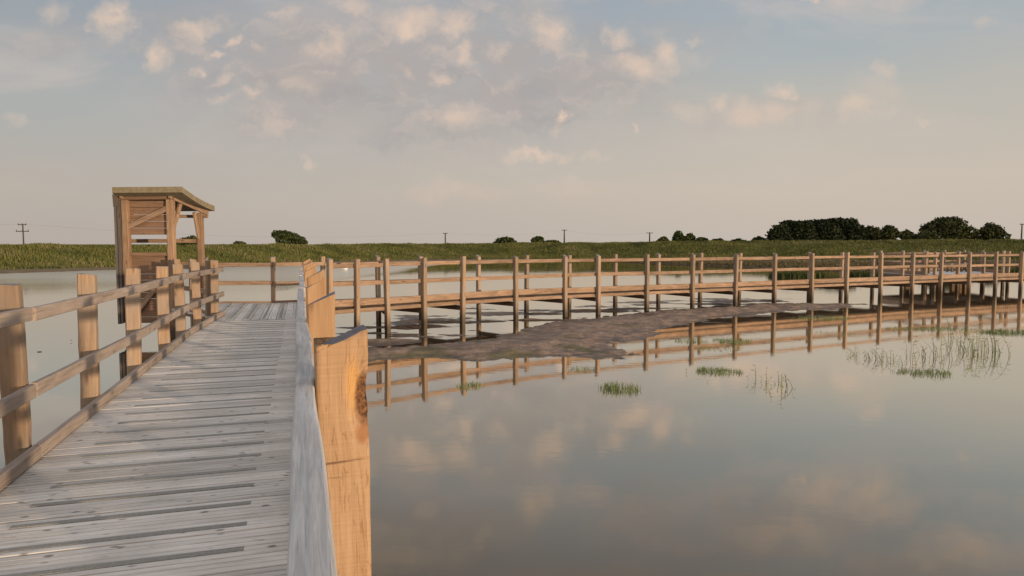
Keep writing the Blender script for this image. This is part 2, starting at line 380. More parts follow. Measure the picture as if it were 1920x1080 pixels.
def mat_water():
    m_ = bpy.data.materials.new('pond_water'); m_.use_nodes = True; m_.node_tree.nodes.clear(); n = NT(m_.node_tree)
    pos = n.n('ShaderNodeNewGeometry').outputs['Position']
    sil = n.noise(pos, .25, 4, .5)
    dif = n.n('ShaderNodeBsdfDiffuse'); n.L.new(n.mix(n.rng(sil, .35, .65), (.110, .090, .058), (.150, .122, .082)), dif.inputs[0])
    gl_ = n.n('ShaderNodeBsdfGlossy'); gl_.inputs['Color'].default_value = (.98, .93, .84, 1)
    sp = n.n('ShaderNodeSeparateXYZ'); n.L.new(pos, sp.inputs[0])
    ruf = n.m('ADD', sp.outputs[1], n.m('MULTIPLY', n.m('SUBTRACT', n.noise(n.v('MULTIPLY', pos, (.05, .12, 1)), 1.0, 4), .5), 22.0))
    ruf = n.m('SUBTRACT', ruf, n.rng(sp.outputs[0], -12, 8, 0, 200))
    n.L.new(n.rng(ruf, 24, 52, .035, .22, smooth=True), gl_.inputs['Roughness'])
    n1 = n.noise(n.v('MULTIPLY', pos, (.7, 1.5, 1)), 4.0, 3, .5, .4)
    n2 = n.noise(n.v('MULTIPLY', pos, (.5, 1.2, 1)), .7, 3, .5)
    n3 = n.noise(n.v('MULTIPLY', pos, (5, 11, 1)), 2.0, 3, .6)
    patch = n.rng(n.noise(n.v('MULTIPLY', pos, (.2, .5, 1)), 1.0, 4, .6), .4, .65, .2, 1.0)
    bp = n.n('ShaderNodeBump'); bp.inputs['Distance'].default_value = .012; n.L.new(n.m('MULTIPLY', patch, .10), bp.inputs['Strength'])
    n.L.new(n.m('ADD', n.m('ADD', n1, n.m('MULTIPLY', n3, .12)), n.m('MULTIPLY', n2, 1.5)), bp.inputs['Height']); n.L.new(bp.outputs[0], gl_.inputs['Normal'])
    lw = n.n('ShaderNodeLayerWeight'); lw.inputs['Blend'].default_value = .5
    fr = n.ramp(lw.outputs['Facing'], [(0.0, (.05,)*3), (.45, (.11,)*3), (.56, (.18,)*3), (.72, (.52,)*3), (.84, (.83,)*3), (1.0, (.98,)*3)])
    mx = n.n('ShaderNodeMixShader'); n.L.new(fr, mx.inputs[0]); n.L.new(dif.outputs[0], mx.inputs[1]); n.L.new(gl_.outputs[0], mx.inputs[2])
    o = n.n('ShaderNodeOutputMaterial'); n.L.new(mx.outputs[0], o.inputs[0])
    return m_
M_water = mat_water()
me = mesh('water', [(-900, -900, 0), (900, -900, 0), (900, 140, 0), (-900, 140, 0)], [(0, 1, 2, 3)], M_water)
o = place(bpy.data.objects.new('water', me), (0, 0, 0)); tag(o, kind='structure')

# mud flat: outline taken to the water level, then a real height field
def mat_mud():
    m_, n, b = newmat('tidal_mud')
    pos = n.n('ShaderNodeNewGeometry').outputs['Position']; sx = n.n('ShaderNodeSeparateXYZ'); n.L.new(pos, sx.inputs[0])
    f = n.noise(pos, 3.0, 8, .65); f3 = n.noise(pos, 16, 5, .7)
    c = n.mix(n.rng(f, .35, .65), (.200, .136, .098), (.340, .245, .182))
    c = n.mix(n.m('MULTIPLY', n.rng(f3, .56, .68), .8), c, (.08, .055, .04))
    f4 = n.noise(n.v('ADD', pos, (7, 7, 7)), 1.1, 5, .6); c = n.mix(n.m('MULTIPLY', n.rng(f4, .5, .66), .55), c, (.115, .085, .065))
    z = n.m('ADD', sx.outputs[2], n.m('MULTIPLY', n.m('SUBTRACT', f, .5), .03))
    wet = n.rng(z, .035, .004)
    c = n.mix(n.m('MULTIPLY', wet, .8), c, (.062, .045, .033))
    al = n.noise(n.v('ADD', pos, (20, 3, 0)), .8, 5, .6)
    gy = n.rng(sx.outputs[1], 16.5, 14.0)
    c = n.mix(n.m('MULTIPLY', n.rng(n.m('ADD', al, n.m('MULTIPLY', gy, .10)), .56, .68), .7), c, (.085, .085, .030))
    n.L.new(c, b.inputs['Base Color'])
    n.L.new(n.rng(wet, 0, 1, .85, .3), b.inputs['Roughness']); b.inputs['Specular IOR Level'].default_value = .35
    bp = n.n('ShaderNodeBump'); bp.inputs['Strength'].default_value = 1.0; bp.inputs['Distance'].default_value = .08
    n.L.new(n.m('ADD', n.m('MULTIPLY', f, .6), n.m('MULTIPLY', f3, .4)), bp.inputs['Height']); n.L.new(bp.outputs[0], b.inputs['Normal'])
    return m_
M_mud = mat_mud()
poly_px = [(640, 664), (700, 656), (780, 650), (860, 641), (940, 633), (985, 622), (1010, 612), (1060, 602), (1130, 597), (1200, 590), (1260, 583), (1340, 576), (1420, 571),
           (1500, 570), (1585, 573), (1570, 578), (1480, 581), (1420, 586), (1350, 593), (1290, 601), (1240, 612), (1215, 628), (1160, 640), (1135, 652), (1135, 664), (1080, 668), (980, 667), (900, 674), (800, 671), (700, 676), (640, 672)]
poly = np.array([tuple(at(a, b_)[:2]) for a, b_ in poly_px])
def sdf(X, Y, poly):
    d = np.full(X.shape, 1e9); ins = np.zeros(X.shape, bool); n_ = len(poly)
    for i in range(n_):
        x0, y0 = poly[i]; x1, y1 = poly[(i+1) % n_]; ex, ey = x1-x0, y1-y0
        t = np.clip(((X-x0)*ex+(Y-y0)*ey)/(ex*ex+ey*ey), 0, 1)
        d = np.minimum(d, np.hypot(X-x0-t*ex, Y-y0-t*ey))
        c = ((y0 <= Y) != (y1 <= Y)) & (X < (x1-x0)*(Y-y0)/(y1-y0+1e-12)+x0); ins ^= c
    return np.where(ins, d, -d)
def blobs_px(lst, X, Y):
    h = np.full(X.shape, -9.0)
    for (a, b_, rx, ry) in lst:
        c = at(a, b_); q = 1-np.hypot((X-c.x)/rx, (Y-c.y)/ry); h = np.maximum(h, q)
    return h
mud_streaks = [(705, 618, .5, .35), (745, 596, .8, .4), (830, 628, .7, .25), (905, 612, .7, .3), (985, 600, .6, .35), (1010, 588, .9, .35), (690, 596, .6, .4), (1225, 572, .9, .4), (1440, 563, 1.2, .4), (1180, 652, .4, .12), (1250, 622, .5, .2), (1330, 603, .7, .25), (1420, 592, .9, .25), (800, 612, 1.6, .8), (860, 600, 1.3, .7), (730, 606, 1.2, .8), (930, 590, 1.2, .6), (720, 642, 1.0, .5), (760, 630, .9, .35),
               (1080, 583, 1.3, .6), (1180, 577, 1.5, .7), (1300, 570, 2.2, .9), (1370, 566, 2.0, 1.0), (1520, 571, 2.2, .5), (660, 625, .8, .6), (870, 578, 1.0, .5)]
def mud_z(X, Y):
    d = sdf(X, Y, poly)
    n1 = fbm(X*1.1, Y*1.1, 5, .55)-.5; n2 = fbm(X*4+7, Y*4, 3)-.5; n3 = fbm(X*.7+30, Y*1.6, 4, .6)-.5
    z = .10*np.tanh((d+.15)*1.1)+n1*.10*np.exp(-np.maximum(d, 0)*.5)+n1*.05
    z = z+(fbm(X*2.3+11, Y*3.1, 4, .6)-.5)*.15*np.exp(-np.abs(d)*.7)+(fbm(X*9+1, Y*9, 3, .6)-.5)*.035
    z = np.where(d < 0, np.minimum(z, .045), z)
    q = blobs_px(mud_streaks, X, Y)
    z = np.maximum(z, .030*np.clip(q, -3, 1)+n3*.17-.014)
    z = z+n2*.018
    edge = np.clip(np.minimum(np.minimum(X+8.5, 17.5-X), np.minimum(Y-12.0, 30.5-Y))/1.5, 0, 1)
    return np.maximum(z*edge-.3*(1-edge), -.3)
o = grid('mud_flat', np.arange(-8.5, 17.5, .07), np.arange(12, 30.5, .07), mud_z, M_mud); tag(o, kind='structure')

# ------------------------------------------------------------------ boardwalk members
RJ = random.Random(11)
def post_mesh(name, W_, T_, h0, h1, slant=.05, rings=10, seed=0, rough=.004, mats=None, notch=0.0):
    r = random.Random(seed); c = .012
    sec = sect(W_, T_, c); n = len(sec); V = []; F = []; fm = []
    ox = oy = 0
    for k in range(rings+1):
        f = k/rings; z = h0+(h1-h0)*f
        ox += r.uniform(-1, 1)*rough; oy += r.uniform(-1, 1)*rough; sc = 1+r.uniform(-1, 1)*rough*5
        for (x, y) in sec:
            zz = z
            if k == rings: zz = z+(x/W_)*slant+r.uniform(-.004, .004)+(notch if x > 0 else 0)*r.random()
            V.append((x*sc+ox, y*sc+oy, zz))
    for k in range(rings):
        for i in range(n): F.append((k*n+i, k*n+(i+1) % n, (k+1)*n+(i+1) % n, (k+1)*n+i)); fm.append(0)
    F.append(tuple(rings*n+i for i in range(n))); fm.append(1)
    F.append(tuple(range(n-1, -1, -1))); fm.append(0)
    return mesh(name, V, F, mats or [M_post, M_posttop], False, fm)
def add_post(parent, x, y, rotz, top, bottom=-.45, W_=.15, T_=.10, slant=.04, rings=10, mats=None, seed=None, label=None):
    seed = RJ.randrange(10**6) if seed is None else seed
    me = post_mesh('post', W_, T_, bottom, top, slant, rings, seed, mats=mats, notch=.03)
    o = bpy.data.objects.new('post', me); place(o, (x, y, 0), (R(RJ.uniform(-.7, .7)), R(RJ.uniform(-.7, .7)), rotz), parent)
    if label: o['label'] = label
    return o
def add_rail(parent, a, b, w_, h_, mat, name='rail', segs=None, wob=.004, label=None, ch=.14):
    a = Vector(a); b = Vector(b); L = (b-a).length; d = (b-a)/L
    segs = segs or max(2, int(L/.35)); c = min(w_, h_)*ch; sec = sect(w_, h_, c); n = len(sec); V = []; F = []
    oy = oz = 0
    for k in range(segs+1):
        oy += RJ.uniform(-1, 1)*wob*.6; oz += RJ.uniform(-1, 1)*wob*.6
        s_ = 1+RJ.uniform(-1, 1)*wob*3
        for (y, z) in sec: V.append((L*k/segs, y*s_+oy, z*s_+oz))
    for k in range(segs):
        for i in range(n): F.append((k*n+i, k*n+(i+1) % n, (k+1)*n+(i+1) % n, (k+1)*n+i))
    F.append(tuple(range(n-1, -1, -1))); F.append(tuple(segs*n+i for i in range(n)))
    # section order runs clockwise seen from +X: flip
    F = [tuple(reversed(f)) for f in F]
    me = mesh(name, V, F, mat)
    o = bpy.data.objects.new(name, me); yaw = math.atan2(d.y, d.x); pit = -math.asin(max(-1, min(1, d.z)))
    place(o, a, (0, pit, yaw), parent)
    if label: o['label'] = label
    return o
def planks(name, items, parent, loc, thick=.035, ribs=True):
    """items: (pA, pB, dirAcross, width) centre line from pA to pB"""
    V = []; F = []; UV = []; T = []
    loc = Vector(loc)
    for (a, b, ac, wd) in items:
        a = Vector(a); b = Vector(b); ac = Vector(ac).normalized(); h = wd/2; g = .0035; dz = RJ.uniform(-.002, .002)
        if ribs:
            prof = [(-h, -thick), (-h, -.004), (-h+.004, 0)]
            for k in (-1, 1):
                cx = k*h/3.0; prof += [(cx-.006, 0), (cx-.004, -g*1.6), (cx+.004, -g*1.6), (cx+.006, 0)]
            prof += [(h-.004, 0), (h, -.004), (h, -thick)]
        else: prof = [(-h, -thick), (-h, -.003), (-h+.003, 0), (h-.003, 0), (h, -.003), (h, -thick)]
        n = len(prof); k0 = len(V); t = RJ.random(); L = (b-a).length
        for e, (pt, uu) in enumerate(((a, 0), (b, L))):
            for (p, z) in prof: V.append(pt+ac*p+Vector((0, 0, z+dz))-loc); T.append(t); UV.append((uu, p))
        for i in range(n-1): F.append((k0+i, k0+i+1, k0+n+i+1, k0+n+i))
        F.append((k0+n-1, k0, k0+n, k0+2*n-1)); F.append(tuple(k0+i for i in range(n-1, -1, -1))); F.append(tuple(k0+n+i for i in range(n)))
    me = mesh(name, V, F, M_deck)
    at_ = me.attributes.new('tint', 'FLOAT', 'POINT'); at_.data.foreach_set('value', T)
    uvl = me.uv_layers.new(name='UVMap'); vi = [0]*len(me.loops); me.loops.foreach_get('vertex_index', vi)
    fl = []
    for i in vi: fl += UV[i]
    uvl.data.foreach_set('uv', fl)
    import bmesh
    bm = bmesh.new(); bm.from_mesh(me); bmesh.ops.recalc_face_normals(bm, faces=bm.faces); bm.to_mesh(me); bm.free()
    o = bpy.data.objects.new(name, me); return place(o, loc, (0, 0, 0), parent)

DZ = .76
ua = R(17.17); U = Vector((-math.sin(ua), math.cos(ua), 0)); NN = Vector((math.cos(ua), math.sin(ua), 0))
ORG = Vector((.012, 0, 0))
def wp(t, p, z=0.0): q = ORG+U*t+NN*p; return Vector((q.x, q.y, z))
YAW = ua   # post local X lies along NN

# --- near walkway
near = thing('boardwalk', wp(6, -.95, 0), 'near timber boardwalk with grey grooved deck and dark grip strips, leading toward the shelter', 'boardwalk')
items = []; t = -2.9
PP = .1625
t0 = 4.277-PP*44
for i in range(110):
    t = t0+i*PP
    if t > 14.72: break
    jl, jr = RJ.uniform(-.012, .012), RJ.uniform(-.012, .012)
    items.append((wp(t, -1.885+jl, DZ), wp(t, .10+jr, DZ), U, PP-.013))
deck = planks('deck', items, near, wp(6, -.95, DZ))
for k in range(-14, 33):
    t = 4.277+.325*k
    if t > 14.7 or t < -2.6: continue
    a = wp(t, -1.555+RJ.uniform(-.01, .01), DZ-.0025); b = wp(t, -.323+RJ.uniform(-.01, .01), DZ-.0025)
    mb = MB(); mb.bar(a, b, .047, .012, ch=.2); mb.build('grip_strip', M_grip, deck, loc=a)
# left side
LP = [(-2.4, -1.955, 2.01), (-.8, -1.955, 2.01), (.8, -1.955, 2.0), (2.4, -1.955, 2.02), (4.0, -1.955, 2.0), (5.62, -1.955, 2.01), (7.34, -1.955, 2.01), (9.13, -1.955, 2.0), (11.0, -1.955, 1.97), (12.56, -1.955, 1.955), (14.5, -1.955, 1.95), (15.62, -1.80, 1.95)]
for (t, p, z) in LP:
    q = wp(t, p); add_post(near, q.x, q.y, YAW, z, slant=-.03*RJ.uniform(.2, 1.4), rings=22)
def zt(t): return 1.815+.02*max(0, min(1, (14-t)/9))+.035*max(0, min(1, (8-t)/4))
lr = [(-2.6, -1.85), (-.8, -1.85), (2.4, -1.85), (5.62, -1.85), (9.13, -1.85), (12.56, -1.85), (16.0, -1.64)]
for i in range(len(lr)-1):
    (ta, pa), (tb, pb) = lr[i], lr[i+1]; e = .02
    add_rail(near, wp(ta, pa+RJ.uniform(-.006, .006), zt(ta)-.05), wp(tb-e, pb, zt(tb)-.05+RJ.uniform(-.008, .008)), .052, .095, M_rail)
    add_rail(near, wp(ta, pa, 1.29-.05+.035*max(0, min(1, (8-ta)/4))), wp(tb-e, pb+RJ.uniform(-.006, .006), 1.285-.05+.035*max(0, min(1, (8-tb)/4))), .052, .098, M_rail)
    add_rail(near, wp(ta, pa+.0, DZ+.055), wp(tb-e, pb+RJ.uniform(-.004, .004), DZ+.055), .062, .095, M_rail, name='kerb_rail')
# right side
RP = [(-1.05, 1.99), (.52, 1.93), (2.22, 1.995), (3.92, 1.99), (5.52, 1.99), (7.2, 1.985), (8.85, 1.98), (10.5, 1.97), (12.1, 1.96), (13.7, 1.95), (15.3, 1.95)]
def hero_post():
    # the big foreground post with a barky hollow on its outer edge; local z up, x outward, y along the walk
    W_, T_ = .158, .16; nx, ny = 18, 10; rings = 150; h0, h1 = -.45, 2.003; V = []; F = []; fm = []
    sec = []
    c = .008
    for i in range(nx+1): sec.append((-W_/2+c+(W_-2*c)*i/nx, -T_/2))
    for i in range(ny+1): sec.append((W_/2, -T_/2+c+(T_-2*c)*i/ny))
    for i in range(nx+1): sec.append((W_/2-c-(W_-2*c)*i/nx, T_/2))
    for i in range(ny+1): sec.append((-W_/2, T_/2-c-(T_-2*c)*i/ny))
    n = len(sec); zs = np.concatenate([np.linspace(h0, 1.3, 40), np.linspace(1.31, h1, rings-39)])
    KN = []
    for k, z in enumerate(zs):
        for (x, y) in sec:
            zz = z; k_f = 0
            dx = (x-.066)/.036; dz = (z-1.828+.25*(x-.05))/.095
            q = math.exp(-(dx*dx+dz*dz)*1.1)*max(0, min(1, (.03-y)/.05))
            nz = float(fbm(x*60+9, z*25, 4))-.5; nz2 = float(fbm(x*160+9, z*90, 3))-.5
            X = x-q*(.006+nz*.02)*(1 if x > 0 else 0); Y = y+q*(.034+nz*.04)*(1 if y < 0 else 0)
            X += (float(fbm(z*3.1, y*20+4))-.5)*.008*(1 if x > 0 else .5); Y += nz2*.0018
            # faint crack ledges
            if y < -.05: Y += .0025*math.exp(-((z-1.628-.04*x)/.004)**2)+.002*math.exp(-((z-1.575+.02*x)/.004)**2)
            if k == len(zs)-1: zz = z+(x/W_)*.070-(y/T_)*.004+nz2*.006
            V.append((X, Y, zz)); KN.append(q)
    m_ = len(zs)
    for k in range(m_-1):
        for i in range(n): F.append((k*n+i, k*n+(i+1) % n, (k+1)*n+(i+1) % n, (k+1)*n+i)); fm.append(0)
    # top cap with grain ridges
    base = (m_-1)*n; cap = [V[base+i] for i in range(n)]
    top = []
    F.append(tuple(base+i for i in range(n))); fm.append(1); F.append(tuple(range(n-1, -1, -1))); fm.append(0)
    me = mesh('post', V, F, [hero_mat(), M_posttop], False, fm)
    me.polygons.foreach_set('use_smooth', [i < len(F)-2 for i in range(len(F))])
    return me
def hero_mat():
    m_, n, b = newmat('knotted_post_wood')
    tc = n.n('ShaderNodeTexCoord').outputs['Object']; sx = n.n('ShaderNodeSeparateXYZ'); n.L.new(tc, sx.inputs[0])
    wn_ = n.v('SUBTRACT', n.noise(tc, 9, 5, .6, col=True), (.5, .5, .5))
    def ell(cx, cz, rx, rz, amt):
        p = n.v('ADD', tc, n.v('MULTIPLY', wn_, (amt, 0, amt*1.6)))
        q = n.v('MULTIPLY', n.v('SUBTRACT', p, (cx, 0, cz)), (1/rx, 0, 1/rz)); return n.v('LENGTH', q)
    # grain bends round the knot
    k0 = ell(.070, 1.83, .05, .13, .01)
    bend = n.m('DIVIDE', .045, n.m('ADD', n.m('MULTIPLY', k0, k0), .35))
    cx = n.n('ShaderNodeCombineXYZ'); n.L.new(n.m('ADD', sx.outputs[0], bend), cx.inputs[0]); n.L.new(sx.outputs[1], cx.inputs[1]); n.L.new(sx.outputs[2], cx.inputs[2])
    p = cx.outputs[0]
    g1 = n.noise(n.v('MULTIPLY', p, (26, 20, 1.3)), 2.0, 6, .6, .5); g2 = n.noise(n.v('MULTIPLY', p, (7, 7, 1.0)), 1.4, 4, .5, 1.0)
    saw = n.noise(n.v('MULTIPLY', tc, (2.5, 1, 120)), 1.2, 3, .6)
    f = n.m('ADD', n.m('MULTIPLY', g1, .42), n.m('ADD', n.m('MULTIPLY', g2, .33), n.m('MULTIPLY', saw, .25)))
    c = n.mix(n.rng(f, .36, .62), (.32, .195, .105), (.46, .305, .18))
    c = n.mix(n.m('MULTIPLY', n.rng(ell(.034, 1.865, .028, .10, .02), 1.1, .4), .6), c, (.56, .30, .08))
    kf = n.rng(ell(.072, 1.822, .036, .085, .045), 1.08, .72)
    bark = n.mix(n.rng(n.noise(tc, 60, 6, .7), .4, .62), (.035, .016, .008), (.24, .11, .045))
    c = n.mix(kf, c, bark)
    k2 = n.rng(ell(.062, 1.715, .026, .040, .02), 1.1, .5); c = n.mix(n.m('MULTIPLY', k2, .65), c, (.25, .09, .025))
    vein = n.noise(n.v('MULTIPLY', n.v('ADD', p, (.4, 0, 0)), (16, 16, 1.1)), 2.4, 2, .5, 1.2)
    c = n.mix(n.m('MULTIPLY', n.rng(n.m('ABSOLUTE', n.m('SUBTRACT', vein, .5)), .022, .0), .5), c, (.17, .075, .03))
    crk = n.noise(n.v('MULTIPLY', tc, (6, 1, 60)), 1.0, 3, .6)
    zline = n.m('ABSOLUTE', n.m('SUBTRACT', n.m('SUBTRACT', sx.outputs[2], n.m('MULTIPLY', sx.outputs[0], .05)), 1.628))
    c = n.mix(n.m('MULTIPLY', n.m('MULTIPLY', n.rng(zline, .006, .001), n.rng(crk, .42, .55)), .8), c, (.10, .05, .03))
    zline2 = n.m('ABSOLUTE', n.m('SUBTRACT', n.m('ADD', sx.outputs[2], n.m('MULTIPLY', sx.outputs[0], .03)), 1.578))
    c = n.mix(n.m('MULTIPLY', n.m('MULTIPLY', n.rng(zline2, .005, .001), n.rng(crk, .45, .55)), .6), c, (.13, .06, .03))
    n.L.new(c, b.inputs['Base Color']); b.inputs['Roughness'].default_value = .7; b.inputs['Specular IOR Level'].default_value = .25
    bp = n.n('ShaderNodeBump'); bp.inputs['Strength'].default_value = .6; bp.inputs['Distance'].default_value = .004
    n.L.new(n.m('ADD', f, n.m('MULTIPLY', kf, n.noise(tc, 50, 5, .7))), bp.inputs['Height']); n.L.new(bp.outputs[0], b.inputs['Normal'])
    return m_
for i, (t, z) in enumerate(RP):
    q = wp(t, .128 if i == 3 else .112)
    if i == 2:
        o = bpy.data.objects.new('post', hero_post()); place(o, (q.x, q.y, 0), (0, R(-.3), YAW), near)
        o['label'] = 'nearest orange post with a dark barky hollow on its outer edge'
    else:
        add_post(near, q.x, q.y, YAW, z, W_=.152, slant=.052, rings=26, mats=[M_postr, M_posttop])
rr = [(-2.4, -.013, 1.872), (.48, -.0, 1.872), (3.92, 0.0, 1.872), (7.2, .0, 1.865), (10.5, .0, 1.85), (13.7, .0, 1.84), (16.5, -.0, 1.825)]
for i in range(len(rr)-1):
    (ta, pa, za), (tb, pb, zb) = rr[i], rr[i+1]; e = .012
    j = [-.0, .0, -.016, -.004, -.008, 0][i]
    if i == 1: continue
    add_rail(near, wp(ta, pa+j, za-.05), wp(tb-e, pb+j, zb-.05-.004*i), .060, .10, M_railg, segs=8, wob=.002)
    add_rail(near, wp(ta, pa+j, 1.29), wp(tb-e, pb+j, 1.28), .056, .095, M_railg)
    add_rail(near, wp(ta, pa-.01, DZ+.055), wp(tb-e, pb-.01, DZ+.055), .062, .095, M_rail, name='kerb_rail')
# nearest top rail: hand-curved outline, wide board with soft arrises
def near_rail():
    V = []; F = []; N_ = 40; L0, L1 = .48, 3.905
    n = 12
    for k in range(N_+1):
        f = k/N_; t = L0+(L1-L0)*f
        wd = .062+.004*math.sin(f*9)+.003*math.sin(f*23+1); off = .006*math.sin(f*math.pi)+.003*math.sin(f*11); top = 1.872+.004*math.sin(f*7+.5)+.002*math.sin(f*19)
        a_, b_ = wd/2, .05; r_ = .007
        sec = [(-a_, -2*b_+r_), (-a_, -r_), (-a_+r_*.4, -r_*.35), (-a_+r_, 0), (0, .0012), (a_-r_, 0), (a_-r_*.4, -r_*.35), (a_, -r_), (a_, -2*b_+r_), (a_-r_, -2*b_), (0, -2*b_), (-a_+r_, -2*b_)]
        for (x, z) in sec:
            q = wp(t, x+off-.011, top+z); V.append(q-wp(L0, 0, 1.82))
    # rotate into local frame so X runs along the board
    rot = Matrix.Rotation(-(YAW+math.pi/2), 3, 'Z'); V = [rot @ v for v in V]
    for k in range(N_):
        for i in range(n): F.append((k*n+i, k*n+(i+1) % n, (k+1)*n+(i+1) % n, (k+1)*n+i))
    F.append(tuple(range(n-1, -1, -1))); F.append(tuple(N_*n+i for i in range(n)))
    me = mesh('rail', V, F, M_railg, False); o = bpy.data.objects.new('rail', me)
    import bmesh
    bm = bmesh.new(); bm.from_mesh(me); bmesh.ops.recalc_face_normals(bm, faces=bm.faces); bm.to_mesh(me); bm.free()
    place(o, wp(L0, 0, 1.82), (0, 0, YAW+math.pi/2), near); o['label'] = 'silvery grey handrail board nearest the camera'
near_rail()
add_rail(near, wp(.48, 0, 1.29), wp(3.9, 0, 1.28), .056, .095, M_railg)
add_rail(near, wp(.48, -.01, DZ+.055), wp(3.9, -.01, DZ+.055), .062, .095, M_rail, name='kerb_rail')
for p in (-1.83, .03, -.95):
    add_rail(near, wp(-2.8, p, DZ-.10), wp(14.8, p, DZ-.10), .07, .12, M_beam, name='beam', segs=10)
for (t, _, _) in LP:
    add_rail(near, wp(t+.10, -2.0, DZ-.24), wp(t+.10, .18, DZ-.24), .07, .14, M_beam, name='cross_beam', segs=2)

# --- landing
landing = thing('boardwalk_landing', (-6.2, 16.4, 0), 'railed landing with boards laid lengthways, joining the near walk to the shelter', 'landing')
Lpoly = [(-6.05, 13.62), (-4.36, 14.14), (-4.84, 15.7), (-4.28, 16.28), (-5.35, 18.35), (-6.3, 17.84), (-8.15, 17.8), (-8.15, 16.3), (-6.35, 14.4)]
def clip_range(p):
    ts = []; n_ = len(Lpoly); L = [(Vector((x, y, 0))-ORG) for x, y in Lpoly]; L = [(v.dot(U), v.dot(NN)) for v in L]
    for i in range(n_):
        (ta, pa), (tb, pb) = L[i], L[(i+1) % n_]
        if (pa-p)*(pb-p) < 0: ts.append(ta+(tb-ta)*(p-pa)/(pb-pa))
    return (min(ts), max(ts)) if len(ts) >= 2 else None
items = []; strips = []; p = -3.05; k = 0
while p < 1.2:
    c = clip_range(p)
    if c and c[1]-c[0] > .15:
        a0 = max(c[0], 14.79 if -1.9 < p < .12 else c[0]); items.append((wp(a0, p, DZ), wp(c[1], p, DZ), NN, PP-.009))
        if k % 2 == 0: strips.append((a0+.2, c[1]-.25, p))
    p += PP; k += 1
ldeck = planks('deck', items, landing, (-6.2, 16.4, DZ))
for (a, b, p) in strips:
    if b-a > .3:
        A = wp(a, p, DZ+.0045); mb = MB(); mb.bar(A, wp(b, p, DZ+.0045), .034, .012, ch=.2); mb.build('grip_strip', M_grip, ldeck, loc=A)
def railing(parent, pts, inward, top=1.94, mat=M_railf, kerb=True, z_t=1.83, z_m=1.385, kerb_z=.955, face=.09, beams=True, joints=2):
    """pts: post centres; rails on the inward side"""
    n_ = len(pts)
    def off(i, d):
        a = Vector(pts[max(0, i-1)]); b = Vector(pts[min(n_-1, i+1)]); e = (b-a).normalized(); nn = Vector((-e.y, e.x))*inward
        return Vector(pts[i])+nn*d, e
    for i in range(0, n_-1, joints):
        j = min(n_-1, i+joints)
        for (z, h_, nm, dd, wv) in ((z_t-.05, .10, 'rail', .078, .05), (z_m-.06, .108, 'rail', .078, .05)) + (((kerb_z-.105, .170, 'kerb_rail', .082, .06),) if kerb else ()):
            A, e = off(i, dd); B, _ = off(j, dd); dj = RJ.uniform(-.012, .012)
            if j-i > 1:   # follow the curve: one board per bay, butted
                for q in range(i, j):
                    A2, _ = off(q, dd); B2, _ = off(q+1, dd); g = (B2-A2).normalized()*.004
                    add_rail(parent, (A2.x+g.x, A2.y+g.y, z+dj), (B2.x-g.x, B2.y-g.y, z+dj+RJ.uniform(-.008, .008)), wv, h_, mat, name=nm, segs=4)
            else: add_rail(parent, (A.x, A.y, z+dj), (B.x-e.x*.004, B.y-e.y*.004, z+dj), wv, h_, mat, name=nm, segs=4)
        if beams:
            for q in range(i, j):
                A2, _ = off(q, .082); B2, _ = off(q+1, .082); g = (B2-A2).normalized()*.004
                add_rail(parent, (A2.x+g.x, A2.y+g.y, DZ-.105), (B2.x-g.x, B2.y-g.y, DZ-.105), .075, .10, mat, name='beam', segs=3)
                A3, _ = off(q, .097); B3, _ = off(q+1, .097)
                add_rail(parent, (A3.x+g.x, A3.y+g.y, DZ-.022), (B3.x-g.x, B3.y-g.y, DZ-.022), .03, .06, M_gap, name='gap_shade_strip', segs=2)  # added strip that paints the shaded gap under the kerb
    return
def posts(parent, pts, top=1.94, **kw):
    n_ = len(pts)
    for i, p in enumerate(pts):
        a = Vector(pts[max(0, i-1)]); b = Vector(pts[min(n_-1, i+1)]); e = (b-a).normalized()
        add_post(parent, p[0], p[1], math.atan2(e.y, e.x)+math.pi/2, top+RJ.uniform(-.02, .02), slant=RJ.uniform(-.05, .05), rings=8, W_=.145, T_=.11, **kw)
pl = [(-8.05, 17.9), (-6.3, 17.97), (-5.15, 18.62)]
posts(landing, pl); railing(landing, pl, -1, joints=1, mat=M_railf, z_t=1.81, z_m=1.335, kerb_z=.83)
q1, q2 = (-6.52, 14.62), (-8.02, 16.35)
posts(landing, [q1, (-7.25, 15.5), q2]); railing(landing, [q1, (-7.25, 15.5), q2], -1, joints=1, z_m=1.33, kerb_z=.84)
for p in (-2.9, -1.9, -.95, .03):
    c = clip_range(p+.01)
    if c: add_rail(landing, wp(max(c[0], 14.85), p, DZ-.26), wp(c[1]-.05, p, DZ-.26), .08, .16, M_beam, name='beam', segs=3)

# --- far walkway
far = thing('boardwalk', (10, 27, 0), 'long raised boardwalk with two-bar railing crossing the pond in the distance', 'boardwalk')
Fpts = [(-6.5, 14.1), (-4.85, 15.75), (-4.2, 16.45), (-2.36, 18.25), (.11, 20.3), (2.78, 21.95), (6.28, 23.85), (9.9, 25.75), (13.5, 27.6), (17.3, 29.55), (21.1, 31.35), (24.5, 32.85), (30.2, 35.2), (38, 38)]
def smooth_curve(P_, n=12):
    out = []
    for i in range(1, len(P_)-2):
        p0, p1, p2, p3 = [Vector(P_[k]) for k in (i-1, i, i+1, i+2)]
        for k in range(n):
            t = k/n; out.append(.5*((2*p1)+(-p0+p2)*t+(2*p0-5*p1+4*p2-p3)*t*t+(-p0+3*p1-3*p2+p3)*t**3))
    out.append(Vector(P_[-2])); return out
FC = smooth_curve(Fpts)
Bpts = [(-6.8, 17.6), (-5.15, 18.62), (-3.8, 19.5), (-1.1, 21.45), (.85, 22.9), (3.75, 24.5), (7.25, 26.35), (12.7, 29.15), (20.3, 32.85), (29.5, 36.8), (37, 39.8)]
BC = smooth_curve(Bpts)
